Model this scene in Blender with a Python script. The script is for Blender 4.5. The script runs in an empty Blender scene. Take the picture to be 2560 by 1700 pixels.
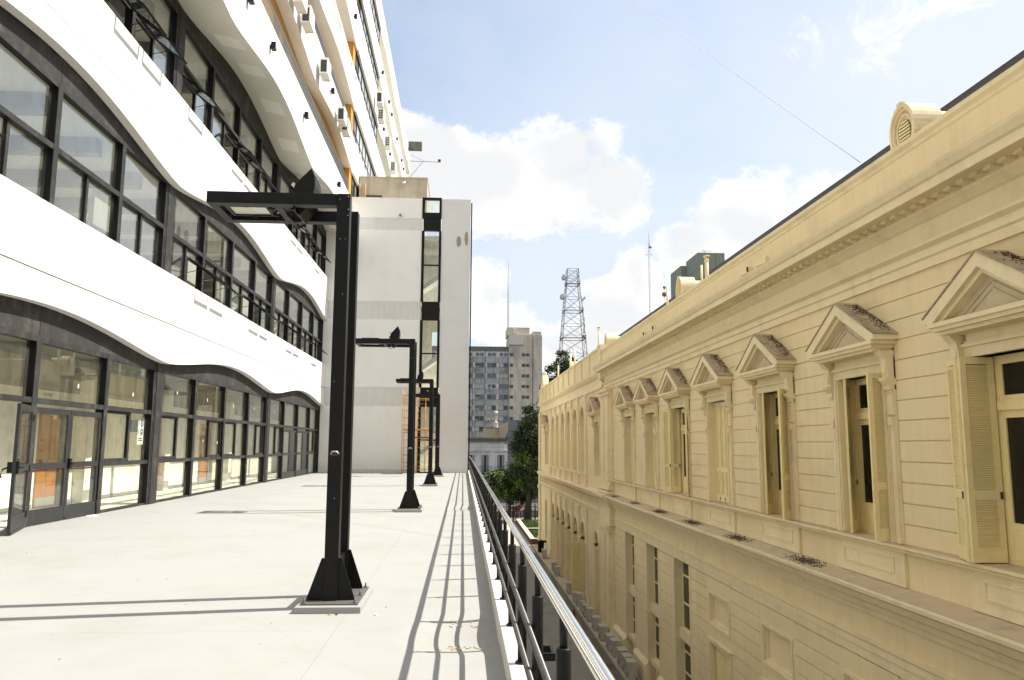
import bpy, math, random
from mathutils import Vector, Matrix
random.seed(7)
R = math.radians
sc = bpy.context.scene
COL = sc.collection

# ------------------------------------------------------------------ camera
CAMZ = 1.5
cam_d = bpy.data.cameras.new('camera'); cam = bpy.data.objects.new('camera', cam_d); COL.objects.link(cam)
RW = ((0.99806956, 0.01294438, 0.06074208), (-0.06192312, 0.13240472, 0.98925958), (0.00476281, -0.99111121, 0.13295067))
right = Vector((RW[0][0], RW[1][0], RW[2][0])); down = Vector((RW[0][1], RW[1][1], RW[2][1])); fwd = Vector((RW[0][2], RW[1][2], RW[2][2]))
mw = Matrix.Identity(4)
for i in range(3):
    mw[i][0] = right[i]; mw[i][1] = -down[i]; mw[i][2] = -fwd[i]
mw[2][3] = CAMZ
cam.matrix_world = mw
cam_d.sensor_fit = 'HORIZONTAL'; cam_d.sensor_width = 36.0; cam_d.lens = 1965.0 / 2560.0 * 36.0
cam_d.clip_start = 0.05; cam_d.clip_end = 6000
sc.camera = cam

# ------------------------------------------------------------------ sun, sky, exposure
SUN = Vector((1.0, 0.15, 1.21)).normalized()
SUN_EL = math.asin(SUN.z); SUN_AZ = math.atan2(SUN.x, SUN.y)
sd = bpy.data.lights.new('sun', 'SUN'); sd.energy = 4.3; sd.angle = R(0.5); sd.color = (1.0, 0.95, 0.86)
so = bpy.data.objects.new('sun', sd); COL.objects.link(so); so.location = (30, 5, 40)
so.rotation_euler = SUN.to_track_quat('Z', 'Y').to_euler()
sc.view_settings.view_transform = 'Standard'; sc.view_settings.look = 'None'
sc.view_settings.exposure = 1.0; sc.view_settings.gamma = 1.0
sc.cycles.max_bounces = 10; sc.cycles.diffuse_bounces = 5; sc.cycles.glossy_bounces = 4; sc.cycles.transparent_max_bounces = 24
sc.cycles.use_denoising = True
sc.cycles.caustics_reflective = False; sc.cycles.caustics_refractive = False

world = bpy.data.worlds.new('World'); sc.world = world; world.use_nodes = True
def N(nt, t, **k):
    n = nt.nodes.new(t)
    for a, b in k.items(): setattr(n, a, b)
    return n
def M(nt, op, a, b=None, c=None, clamp=False):
    n = N(nt, 'ShaderNodeMath', operation=op, use_clamp=clamp)
    for i, v in enumerate((a, b, c)):
        if v is None: continue
        if isinstance(v, (int, float)): n.inputs[i].default_value = v
        else: nt.links.new(v, n.inputs[i])
    return n.outputs[0]
def build_world():
    nt = world.node_tree; nt.nodes.clear(); L = nt.links.new
    out = N(nt, 'ShaderNodeOutputWorld'); bg = N(nt, 'ShaderNodeBackground')
    sky = N(nt, 'ShaderNodeTexSky', sky_type='NISHITA', sun_disc=False)
    sky.sun_elevation = SUN_EL; sky.sun_rotation = SUN_AZ; sky.altitude = 30; sky.air_density = 1.2; sky.dust_density = 2.2; sky.ozone_density = 1.0
    tc = N(nt, 'ShaderNodeTexCoord'); sx = N(nt, 'ShaderNodeSeparateXYZ'); L(tc.outputs['Generated'], sx.inputs[0])
    az = M(nt, 'ARCTAN2', sx.outputs[0], sx.outputs[1]); el = M(nt, 'ARCSINE', sx.outputs[2])
    def noise(scale, detail, rough, off=0.0, dist=0.0):
        mp = N(nt, 'ShaderNodeMapping'); mp.inputs['Location'].default_value = (off, off * 1.7, off * 0.6); mp.inputs['Scale'].default_value = (1, 1, 1.25)
        L(tc.outputs['Generated'], mp.inputs[0])
        n = N(nt, 'ShaderNodeTexNoise'); n.inputs['Scale'].default_value = scale; n.inputs['Detail'].default_value = detail
        n.inputs['Roughness'].default_value = rough; n.inputs['Distortion'].default_value = dist
        L(mp.outputs[0], n.inputs['Vector']); return n.outputs['Fac']
    fine = noise(11.0, 12, 0.68, 0.0, 0.0); big = noise(2.3, 4, 0.5, 3.1); wisp = noise(3.4, 8, 0.6, 7.7, 0.15)
    def blob(a0, e0, ra, re):
        da = M(nt, 'DIVIDE', M(nt, 'SUBTRACT', az, a0), ra); de = M(nt, 'DIVIDE', M(nt, 'SUBTRACT', el, e0), re)
        return M(nt, 'SUBTRACT', 1.0, M(nt, 'ADD', M(nt, 'MULTIPLY', da, da), M(nt, 'MULTIPLY', de, de)))
    def union(bl):
        f = blob(*bl[0])
        for b in bl[1:]: f = M(nt, 'SMOOTH_MAX', f, blob(*b), 0.25)
        return f
    def smooth(v, a, b):
        n = N(nt, 'ShaderNodeMapRange', interpolation_type='SMOOTHSTEP'); n.inputs['From Min'].default_value = a; n.inputs['From Max'].default_value = b
        L(v, n.inputs['Value']); return n.outputs[0]
    cum = union([CL for CL in CLOUDS])
    f1 = M(nt, 'ADD', cum, M(nt, 'MULTIPLY', M(nt, 'SUBTRACT', fine, 0.5), 4.2))
    m1 = smooth(f1, -0.15, 0.55)
    thin = union(THIN)
    f2 = M(nt, 'ADD', M(nt, 'MULTIPLY', thin, 0.55), M(nt, 'MULTIPLY', M(nt, 'SUBTRACT', noise(13.0, 12, 0.72, 5.1, 0.6), 0.52), 5.0))
    m2 = M(nt, 'MULTIPLY', M(nt, 'MULTIPLY', smooth(f2, 0.0, 1.1), smooth(thin, -0.8, 0.3)), 0.9)
    veil = M(nt, 'ADD', 0.16, M(nt, 'MULTIPLY', smooth(M(nt, 'ADD', wisp, M(nt, 'MULTIPLY', big, 0.4)), 0.45, 0.9), 0.30))
    horizon = M(nt, 'MULTIPLY', M(nt, 'SUBTRACT', 1.0, smooth(el, 0.0, 0.6)), 0.48)
    rightward = M(nt, 'MULTIPLY', smooth(az, -0.05, 1.0), 0.62)
    m3 = M(nt, 'ADD', M(nt, 'ADD', veil, horizon), rightward, clamp=True)
    # other quarters of the sky, out of this view: scattered cumulus
    beh = M(nt, 'MULTIPLY', smooth(M(nt, 'ADD', big, M(nt, 'MULTIPLY', M(nt, 'SUBTRACT', fine, .5), .5)), 0.5, 0.62), M(nt, 'ADD', smooth(M(nt, 'ABSOLUTE', az), 0.75, 1.1), 0.0, clamp=True))
    m1 = M(nt, 'MAXIMUM', m1, M(nt, 'MULTIPLY', beh, 0.85))
    mix = lambda fac, a, b: (lambda n: (L(fac, n.inputs[0]), (L(a, n.inputs[6]) if not isinstance(a, tuple) else setattr(n.inputs[6], 'default_value', a)), (L(b, n.inputs[7]) if not isinstance(b, tuple) else setattr(n.inputs[7], 'default_value', b)), n.outputs[2])[-1])(N(nt, 'ShaderNodeMix', data_type='RGBA'))
    W = CLOUDW
    body = smooth(M(nt, 'ADD', noise(6.0, 6, 0.55, 1.3), M(nt, 'MULTIPLY', M(nt, 'SUBTRACT', cum, 0.5), -0.25)), 0.34, 0.56)
    ccol = mix(body, (W * 0.86, W * 0.87, W * 0.885, 1), (W * 1.08, W * 1.08, W * 1.07, 1))
    c = mix(m3, sky.outputs[0], (W * 0.84, W * 0.89, W * 0.97, 1))
    c = mix(m2, c, (W * 1.02, W * 1.02, W * 1.03, 1))
    c = mix(m1, c, ccol)
    L(c, bg.inputs[0]); bg.inputs[1].default_value = SKYSTR; L(bg.outputs[0], out.inputs[0])
SKYSTR = 0.10
CLOUDW = 5.3
CLOUDS = [(-0.11, 0.37, 0.06, 0.055), (-0.05, 0.35, 0.08, 0.062), (0.03, 0.325, 0.09, 0.062), (0.13, 0.35, 0.085, 0.062), (0.19, 0.32, 0.06, 0.05), (0.09, 0.29, 0.12, 0.032),
          (0.37, 0.27, 0.09, 0.058), (0.47, 0.28, 0.10, 0.045), (0.30, 0.235, 0.06, 0.045), (0.225, 0.205, 0.035, 0.043), (0.20, 0.16, 0.06, 0.05),
          (0.03, 0.19, 0.035, 0.05), (0.05, 0.155, 0.06, 0.04), (0.13, 0.125, 0.10, 0.035)]
THIN = [(0.60, 0.465, 0.13, 0.06), (0.44, 0.465, 0.035, 0.035), (0.80, 0.44, 0.2, 0.10)]
build_world()

# ------------------------------------------------------------------ materials
MATS = {}
def mat(name, col, rough=0.7, var=0.08, scale=3.0, bump=0.0, bscale=40.0, metal=0.0, streak=0.0, dirt=None, dirtamt=0.0, spec=0.5, dscale=1.2, streaks=6.0):
    m = bpy.data.materials.new(name); m.use_nodes = True; nt = m.node_tree; b = nt.nodes['Principled BSDF']; L = nt.links.new
    tc = N(nt, 'ShaderNodeTexCoord')
    n1 = N(nt, 'ShaderNodeTexNoise'); n1.inputs['Scale'].default_value = scale; n1.inputs['Detail'].default_value = 8; n1.inputs['Roughness'].default_value = 0.6
    L(tc.outputs['Object'], n1.inputs['Vector'])
    fac = n1.outputs['Fac']
    hsv = N(nt, 'ShaderNodeHueSaturation'); hsv.inputs['Color'].default_value = (*col, 1)
    v = M(nt, 'ADD', 1.0 - var, M(nt, 'MULTIPLY', fac, 2 * var))
    if streak:
        mp = N(nt, 'ShaderNodeMapping'); mp.inputs['Scale'].default_value = (streaks, streaks, 0.25); L(tc.outputs['Object'], mp.inputs[0])
        n2 = N(nt, 'ShaderNodeTexNoise'); n2.inputs['Scale'].default_value = 1.0; n2.inputs['Detail'].default_value = 6; L(mp.outputs[0], n2.inputs['Vector'])
        mr = N(nt, 'ShaderNodeMapRange'); mr.inputs[1].default_value = 0.45; mr.inputs[2].default_value = 0.75; L(n2.outputs['Fac'], mr.inputs[0])
        v = M(nt, 'MULTIPLY', v, M(nt, 'SUBTRACT', 1.0, M(nt, 'MULTIPLY', mr.outputs[0], streak)))
    L(v, hsv.inputs['Value']); c = hsv.outputs[0]
    if dirt:
        n3 = N(nt, 'ShaderNodeTexNoise'); n3.inputs['Scale'].default_value = dscale; n3.inputs['Detail'].default_value = 10; n3.inputs['Roughness'].default_value = 0.7
        mp3 = N(nt, 'ShaderNodeMapping'); mp3.inputs['Location'].default_value = (4.2, 1.3, 7.7); L(tc.outputs['Object'], mp3.inputs[0]); L(mp3.outputs[0], n3.inputs['Vector'])
        mr = N(nt, 'ShaderNodeMapRange'); mr.inputs[1].default_value = 0.5; mr.inputs[2].default_value = 0.72; mr.inputs[4].default_value = dirtamt; L(n3.outputs['Fac'], mr.inputs[0])
        mx = N(nt, 'ShaderNodeMix', data_type='RGBA'); L(mr.outputs[0], mx.inputs[0]); L(c, mx.inputs[6]); mx.inputs[7].default_value = (*dirt, 1); c = mx.outputs[2]
    L(c, b.inputs['Base Color'])
    b.inputs['Metallic'].default_value = metal; b.inputs['Specular IOR Level'].default_value = spec
    L(M(nt, 'ADD', rough - 0.06, M(nt, 'MULTIPLY', fac, 0.12), clamp=True), b.inputs['Roughness'])
    if bump:
        nb = N(nt, 'ShaderNodeTexNoise'); nb.inputs['Scale'].default_value = bscale; nb.inputs['Detail'].default_value = 5; L(tc.outputs['Object'], nb.inputs['Vector'])
        bp = N(nt, 'ShaderNodeBump'); bp.inputs['Strength'].default_value = bump; bp.inputs['Distance'].default_value = 0.01; L(nb.outputs['Fac'], bp.inputs['Height']); L(bp.outputs[0], b.inputs['Normal'])
    MATS[name] = m; return m
def glass(name, tint, refl=1.0, rough=0.0, opacity=0.0, dark=(0.02, 0.02, 0.02)):
    m = bpy.data.materials.new(name); m.use_nodes = True; nt = m.node_tree; nt.nodes.clear(); L = nt.links.new
    o = N(nt, 'ShaderNodeOutputMaterial'); tr = N(nt, 'ShaderNodeBsdfTransparent'); tr.inputs[0].default_value = (*tint, 1)
    gl = N(nt, 'ShaderNodeBsdfGlossy'); gl.inputs['Roughness'].default_value = rough; gl.inputs[0].default_value = (0.95, 0.97, 1.0, 1)
    fr = N(nt, 'ShaderNodeFresnel'); ge = N(nt, 'ShaderNodeNewGeometry'); L(M(nt, 'SUBTRACT', 1.5, M(nt, 'MULTIPLY', ge.outputs['Backfacing'], 1.5 - 1 / 1.5)), fr.inputs[0])
    base = tr.outputs[0]
    if opacity:
        df = N(nt, 'ShaderNodeBsdfDiffuse'); df.inputs[0].default_value = (*dark, 1)
        mo = N(nt, 'ShaderNodeMixShader'); tc = N(nt, 'ShaderNodeTexCoord'); mp = N(nt, 'ShaderNodeMapping'); mp.inputs['Scale'].default_value = (1.6, 1.6, 0.7); L(tc.outputs['Object'], mp.inputs[0])
        nz = N(nt, 'ShaderNodeTexNoise'); nz.inputs['Scale'].default_value = 2.2; nz.inputs['Detail'].default_value = 9; nz.inputs['Roughness'].default_value = 0.68; L(mp.outputs[0], nz.inputs['Vector'])
        rg = N(nt, 'ShaderNodeMapRange'); rg.inputs[1].default_value = 0.40; rg.inputs[2].default_value = 0.72; rg.inputs[3].default_value = opacity * 0.6; rg.inputs[4].default_value = min(1.0, opacity * 1.5 + 0.06); L(nz.outputs['Fac'], rg.inputs[0]); L(rg.outputs[0], mo.inputs[0]); L(base, mo.inputs[1]); L(df.outputs[0], mo.inputs[2]); base = mo.outputs[0]
    mx = N(nt, 'ShaderNodeMixShader'); L(M(nt, 'MULTIPLY', fr.outputs[0], refl, clamp=True), mx.inputs[0]); L(base, mx.inputs[1]); L(gl.outputs[0], mx.inputs[2])
    L(mx.outputs[0], o.inputs[0]); MATS[name] = m; return m
WHITE = mat('white_render', (0.82, 0.81, 0.775), 0.8, 0.025, 0.7, 0.15, 60, streak=0.06, dirt=(0.62, 0.59, 0.5), dirtamt=0.10, dscale=0.6)
WALLW = mat('white_plaster_wall', (0.87, 0.858, 0.815), 0.85, 0.03, 0.5, 0.15, 50, streak=0.025, streaks=2.5, dirt=(0.68, 0.64, 0.54), dirtamt=0.30, dscale=0.45)
BANDG = mat('grey_render_band', (0.71, 0.70, 0.67), 0.85, 0.04, 0.8, 0.2, 50, streak=0.08, dirt=(0.5, 0.48, 0.44), dirtamt=0.35, dscale=0.8)
PANELG = mat('pale_grey_render', (0.74, 0.735, 0.715), 0.85, 0.04, 0.5, 0.15, 50, dirt=(0.58, 0.56, 0.52), dirtamt=0.3, dscale=0.5)
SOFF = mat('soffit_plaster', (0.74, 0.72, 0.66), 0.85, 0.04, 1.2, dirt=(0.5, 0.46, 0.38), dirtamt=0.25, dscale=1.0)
SOFFP = mat('pale_soffit_white', (0.88, 0.87, 0.82), 0.8, 0.02)
FLOOR = mat('terrace_concrete', (0.325, 0.325, 0.312), 0.85, 0.05, 1.5, 0.25, 90, dirt=(0.29, 0.265, 0.22), dirtamt=0.5, dscale=0.8)
KERB = mat('kerb_concrete', (0.60, 0.59, 0.555), 0.85, 0.08, 4, 0.3, 60, dirt=(0.3, 0.27, 0.22), dirtamt=0.4, dscale=6)
STEEL = mat('black_steel', (0.0045, 0.0043, 0.004), 0.45, 0.25, 6, 0.08, 120, spec=0.22, dirt=(0.02, 0.017, 0.015), dirtamt=0.3, dscale=9)
RUST = mat('rusty_hole', (0.10, 0.035, 0.015), 0.8, 0.3, 30)
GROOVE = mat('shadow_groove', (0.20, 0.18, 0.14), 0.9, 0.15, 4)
GALV = mat('dull_galvanised_plate', (0.13, 0.125, 0.115), 0.55, 0.2, 8, metal=0.3)
FRAME = mat('graphite_frame', (0.033, 0.032, 0.031), 0.62, 0.25, 5, 0.1, 80, spec=0.22, dirt=(0.12, 0.11, 0.10), dirtamt=0.6, dscale=3.5, streak=0.25)
PANEL = mat('graphite_panel', (0.045, 0.043, 0.041), 0.7, 0.2, 2, 0.1, 60, spec=0.15, dirt=(0.17, 0.15, 0.13), dirtamt=0.5, dscale=1.6, streak=0.2)
DOORM = mat('door_grey_paint', (0.019, 0.0195, 0.0205), 0.5, 0.12, 5, dirt=(0.14, 0.13, 0.12), dirtamt=0.25, dscale=5)
RED = mat('red_paint', (0.35, 0.02, 0.025), 0.5, 0.1)
def floor_joints(m):
    nt = m.node_tree; b = nt.nodes['Principled BSDF']; L = nt.links.new; old = b.inputs['Base Color'].links[0].from_socket
    tc = N(nt, 'ShaderNodeTexCoord'); sx = N(nt, 'ShaderNodeSeparateXYZ'); nz = N(nt, 'ShaderNodeTexNoise'); nz.inputs['Scale'].default_value = 0.9; nz.inputs['Detail'].default_value = 6
    L(tc.outputs['Object'], sx.inputs[0]); L(tc.outputs['Object'], nz.inputs['Vector']); wob = M(nt, 'MULTIPLY', nz.outputs['Fac'], 0.05)
    def line(v, period, off, w): f = M(nt, 'FRACT', M(nt, 'DIVIDE', M(nt, 'ADD', M(nt, 'ADD', v, wob), off), period)); return M(nt, 'LESS_THAN', f, w / period)
    j = M(nt, 'MAXIMUM', line(sx.outputs[1], 5.4, 4.05, 0.012), line(sx.outputs[0], 4.6, 1.0, 0.010))
    v1 = N(nt, 'ShaderNodeTexVoronoi', feature='DISTANCE_TO_EDGE'); v1.inputs['Scale'].default_value = 0.17
    ad = N(nt, 'ShaderNodeVectorMath', operation='ADD'); sc_ = N(nt, 'ShaderNodeVectorMath', operation='SCALE'); sc_.inputs['Scale'].default_value = 0.6; L(nz.outputs['Color'], sc_.inputs[0]); L(tc.outputs['Object'], ad.inputs[0]); L(sc_.outputs[0], ad.inputs[1]); L(ad.outputs[0], v1.inputs['Vector'])
    cr = M(nt, 'MULTIPLY', M(nt, 'LESS_THAN', v1.outputs['Distance'], 0.0009), 0.4)
    nb = N(nt, 'ShaderNodeTexNoise'); nb.inputs['Scale'].default_value = 0.55; nb.inputs['Detail'].default_value = 9; nb.inputs['Roughness'].default_value = 0.65; L(tc.outputs['Object'], nb.inputs['Vector'])
    st = N(nt, 'ShaderNodeMapRange'); st.inputs[1].default_value = 0.50; st.inputs[2].default_value = 0.70; st.inputs[4].default_value = 0.45; L(nb.outputs['Fac'], st.inputs[0])
    f = M(nt, 'ADD', M(nt, 'MULTIPLY', M(nt, 'MAXIMUM', j, cr), 0.38), M(nt, 'MULTIPLY', st.outputs[0], 0.5), clamp=True)
    mx = N(nt, 'ShaderNodeMix', data_type='RGBA'); L(f, mx.inputs[0]); L(old, mx.inputs[6]); mx.inputs[7].default_value = (0.22, 0.21, 0.185, 1); L(mx.outputs[2], b.inputs['Base Color'])
floor_joints(FLOOR)
GLASS = glass('window_glass', (0.97, 0.98, 0.945), 0.8, 0.0, 0.03, (0.36, 0.36, 0.29))
GLASSU = glass('upper_window_glass', (0.95, 0.965, 0.93), 1.6, 0.0, 0.03, (0.30, 0.31, 0.27))
DARKG = glass('dark_window_glass', (0.20, 0.21, 0.20), 0.9, 0.02, 0.75, (0.012, 0.013, 0.012))
GREENG = glass('dusty_green_glass', (0.2, 0.25, 0.22), 0.5, 0.05, 0.9, (0.11, 0.115, 0.085))
INTW = mat('interior_plaster', (0.90, 0.87, 0.78), 0.9, 0.08, 2.0, dirt=(0.30, 0.26, 0.19), dirtamt=0.45, dscale=2.4)
INTC = mat('interior_concrete', (0.27, 0.26, 0.22), 0.9, 0.15, 2.0)
INTF = mat('interior_floor', (0.80, 0.77, 0.67), 0.6, 0.08, 2.0)
BEAM = mat('grey_ceiling_beam', (0.24, 0.25, 0.26), 0.8, 0.1)
WOOD = mat('orange_wood_door', (0.42, 0.16, 0.028), 0.5, 0.25, 3, streak=0.35, streaks=14)
KICK = mat('metal_kick_plate', (0.42, 0.41, 0.36), 0.5, 0.1, 6, metal=0.4)
SIGNW = mat('white_notice', (0.78, 0.77, 0.70), 0.6, 0.04)
BLUE = mat('blue_sign_ink', (0.04, 0.12, 0.36), 0.6, 0.05)
INK = mat('grey_ink', (0.10, 0.10, 0.10), 0.6, 0.05)
ORANGE = mat('orange_tiles', (0.56, 0.27, 0.03), 0.55, 0.18, 9)
BALW = mat('balcony_back_wall', (0.70, 0.66, 0.56), 0.85, 0.06, 1.5)
GREYGL = mat('grey_blind_glass', (0.45, 0.50, 0.52), 0.15, 0.15, 0.8, spec=0.8)
BLACKGL = mat('black_glass_pane', (0.02, 0.022, 0.025), 0.1, 0.1, spec=0.8)
RAILG = mat('grey_railing_bars', (0.20, 0.205, 0.20), 0.5, 0.1)
ACW = mat('white_ac_casing', (0.80, 0.785, 0.72), 0.55, 0.06, 4, dirt=(0.45, 0.40, 0.3), dirtamt=0.35, dscale=5)
ACG = mat('dark_ac_grille', (0.035, 0.036, 0.037), 0.6, 0.2, 20)
CONC = mat('raw_concrete', (0.42, 0.37, 0.29), 0.9, 0.12, 1.8, 0.3, 30, streak=0.25, dirt=(0.24, 0.20, 0.14), dirtamt=0.55, dscale=1.1)
SCAFF = mat('yellow_scaffold_paint', (0.60, 0.30, 0.03), 0.55, 0.15, 7, dirt=(0.18, 0.07, 0.02), dirtamt=0.6, dscale=6)
SCAFR = mat('red_scaffold_plank', (0.30, 0.04, 0.02), 0.6, 0.2, 7)
STAINL = mat('polished_steel', (0.78, 0.77, 0.74), 0.20, 0.05, 5, metal=1.0, dirt=(0.5, 0.48, 0.42), dirtamt=0.3, dscale=14)
RAILB = mat('dark_rail_paint', (0.008, 0.008, 0.0085), 0.5, 0.2, 7, spec=0.25, dirt=(0.05, 0.047, 0.044), dirtamt=0.3, dscale=12)
RAILM = mat('grey_rail_paint', (0.065, 0.063, 0.06), 0.4, 0.15, 7, spec=0.6, dirt=(0.2, 0.19, 0.17), dirtamt=0.35, dscale=12)
CREAM = mat('cream_stucco', (0.80, 0.668, 0.412), 0.85, 0.035, 0.8, 0.15, 45, streak=0.07, dirt=(0.55, 0.43, 0.26), dirtamt=0.38, dscale=0.7)
CREAMT = mat('cream_moulding', (0.81, 0.69, 0.447), 0.82, 0.04, 1.4, 0.15, 45, streak=0.05, dirt=(0.42, 0.32, 0.19), dirtamt=0.34, dscale=1.7)
SHUT = mat('yellow_cream_shutter', (0.85, 0.72, 0.38), 0.6, 0.05, 3, dirt=(0.5, 0.38, 0.19), dirtamt=0.3, dscale=4)
SHUTB = mat('shutter_backing', (0.72, 0.60, 0.32), 0.7, 0.05, 3)
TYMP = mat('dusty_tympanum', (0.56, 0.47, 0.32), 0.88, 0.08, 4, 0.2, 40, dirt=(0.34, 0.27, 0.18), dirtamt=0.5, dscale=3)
LEDGE = mat('weathered_ledge', (0.58, 0.47, 0.31), 0.9, 0.12, 3, 0.4, 40, dirt=(0.22, 0.17, 0.12), dirtamt=0.5, dscale=2.4)
PEDTOP = mat('weathered_pediment_top', (0.44, 0.36, 0.25), 0.9, 0.15, 5, 0.5, 30, dirt=(0.10, 0.07, 0.05), dirtamt=0.7, dscale=4)
MOSS = mat('dry_moss', (0.085, 0.058, 0.04), 0.95, 0.4, 25)
SLATE = mat('slate_roof', (0.038, 0.032, 0.030), 0.6, 0.25, 6, 0.2, 30, streak=0.3, streaks=3)
ALLEY = mat('alley_concrete', (0.235, 0.215, 0.18), 0.55, 0.15, 0.8, 0.2, 30, dirt=(0.06, 0.05, 0.042), dirtamt=0.85, dscale=0.35)
GUTTER = mat('wet_gutter', (0.13, 0.12, 0.105), 0.30, 0.35, 1.2, 0.2, 20, dirt=(0.03, 0.024, 0.018), dirtamt=1.0, dscale=1.3)
STRIP = mat('plinth_strip', (0.50, 0.42, 0.29), 0.85, 0.1, 2, dirt=(0.2, 0.16, 0.11), dirtamt=0.5, dscale=1.5)
ASPH = mat('street_asphalt', (0.085, 0.083, 0.08), 0.9, 0.2, 0.6)
PAVE = mat('pale_pavement', (0.42, 0.38, 0.31), 0.85, 0.12, 0.6)
GRASS = mat('grass_green', (0.05, 0.085, 0.013), 0.9, 0.35, 2.0, 0.6, 30)
BRICK = mat('red_brick', (0.12, 0.042, 0.026), 0.9, 0.25, 5)
COPE = mat('pale_coping', (0.66, 0.58, 0.47), 0.85, 0.1, 3)
BLACKP = mat('black_plastic', (0.005, 0.005, 0.005), 0.5, 0.2, 4, spec=0.25)
IRON = mat('dark_iron', (0.02, 0.02, 0.022), 0.6, 0.2, 4)
HOUSE = mat('grey_white_stucco', (0.66, 0.65, 0.63), 0.9, 0.12, 0.8, streak=0.3, dirt=(0.26, 0.245, 0.22), dirtamt=0.5, dscale=0.6)
HOUSED = mat('dirty_cornice', (0.17, 0.155, 0.13), 0.9, 0.25, 1.2, streak=0.4)
BLIND = mat('grey_window_shutter', (0.22, 0.23, 0.23), 0.7, 0.15, 2)
DARKW = mat('dark_window', (0.025, 0.028, 0.032), 0.2, 0.2, 2, spec=0.7)
APTG = mat('grey_apartment_concrete', (0.40, 0.39, 0.37), 0.9, 0.2, 0.35, streak=0.55, dirt=(0.10, 0.095, 0.09), dirtamt=0.6, dscale=0.25, streaks=1.2)
APTT = mat('tan_apartment_render', (0.58, 0.51, 0.41), 0.9, 0.12, 0.3, streak=0.35, dirt=(0.25, 0.215, 0.18), dirtamt=0.6, dscale=0.22, streaks=0.9)
APTP = mat('pale_window_panel', (0.60, 0.56, 0.48), 0.85, 0.12, 0.6)
APTW = mat('white_window_frame', (0.75, 0.75, 0.73), 0.7, 0.05)
APTB = mat('dull_blue_glass', (0.10, 0.12, 0.14), 0.25, 0.3, 0.5, spec=0.6)
APTC = mat('pale_roller_blind', (0.42, 0.42, 0.38), 0.8, 0.2, 0.4)
GREENB = mat('green_panel_facade', (0.22, 0.24, 0.175), 0.7, 0.12, 0.3)
LATT = mat('galvanised_lattice', (0.33, 0.32, 0.315), 0.6, 0.2, 0.5)
LATR = mat('rusty_platform', (0.16, 0.10, 0.08), 0.8, 0.2, 0.5)
DISH = mat('white_dish', (0.62, 0.61, 0.57), 0.6, 0.1, 0.5)
BARK = mat('tree_bark', (0.045, 0.034, 0.024), 0.95, 0.3, 3)
LEAFA = mat('leaf_fresh_green', (0.070, 0.112, 0.015), 0.7, 0.45, 1.1)
LEAFB = mat('leaf_dark_green', (0.028, 0.046, 0.012), 0.75, 0.45, 1.1)
SKIN = mat('skin_tone', (0.42, 0.24, 0.16), 0.7, 0.05)
CLOTHR = mat('red_cloth', (0.16, 0.02, 0.018), 0.9, 0.1)
CLOTHD = mat('dark_cloth', (0.03, 0.03, 0.04), 0.9, 0.1)
CLOTHW = mat('pale_cloth', (0.55, 0.54, 0.52), 0.9, 0.1)
HAIR = mat('dark_hair', (0.012, 0.009, 0.007), 0.8, 0.1)
LENS = mat('frosted_lamp_glass', (0.62, 0.60, 0.48), 0.25, 0.08, 5, spec=0.7)
ALU = mat('bare_aluminium', (0.66, 0.65, 0.60), 0.35, 0.08, 9, metal=0.7)
BEIGEW = mat('beige_party_wall', (0.46, 0.37, 0.24), 0.9, 0.15, 0.4, streak=0.3)
BLUEW = mat('blue_grey_wall', (0.14, 0.16, 0.20), 0.9, 0.1, 0.4)
STAIN = mat('bare_plaster_stain', (0.34, 0.31, 0.26), 0.95, 0.12, 5)
CABLE = mat('overhead_cable', (0.55, 0.60, 0.70), 0.8, 0.05)

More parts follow.
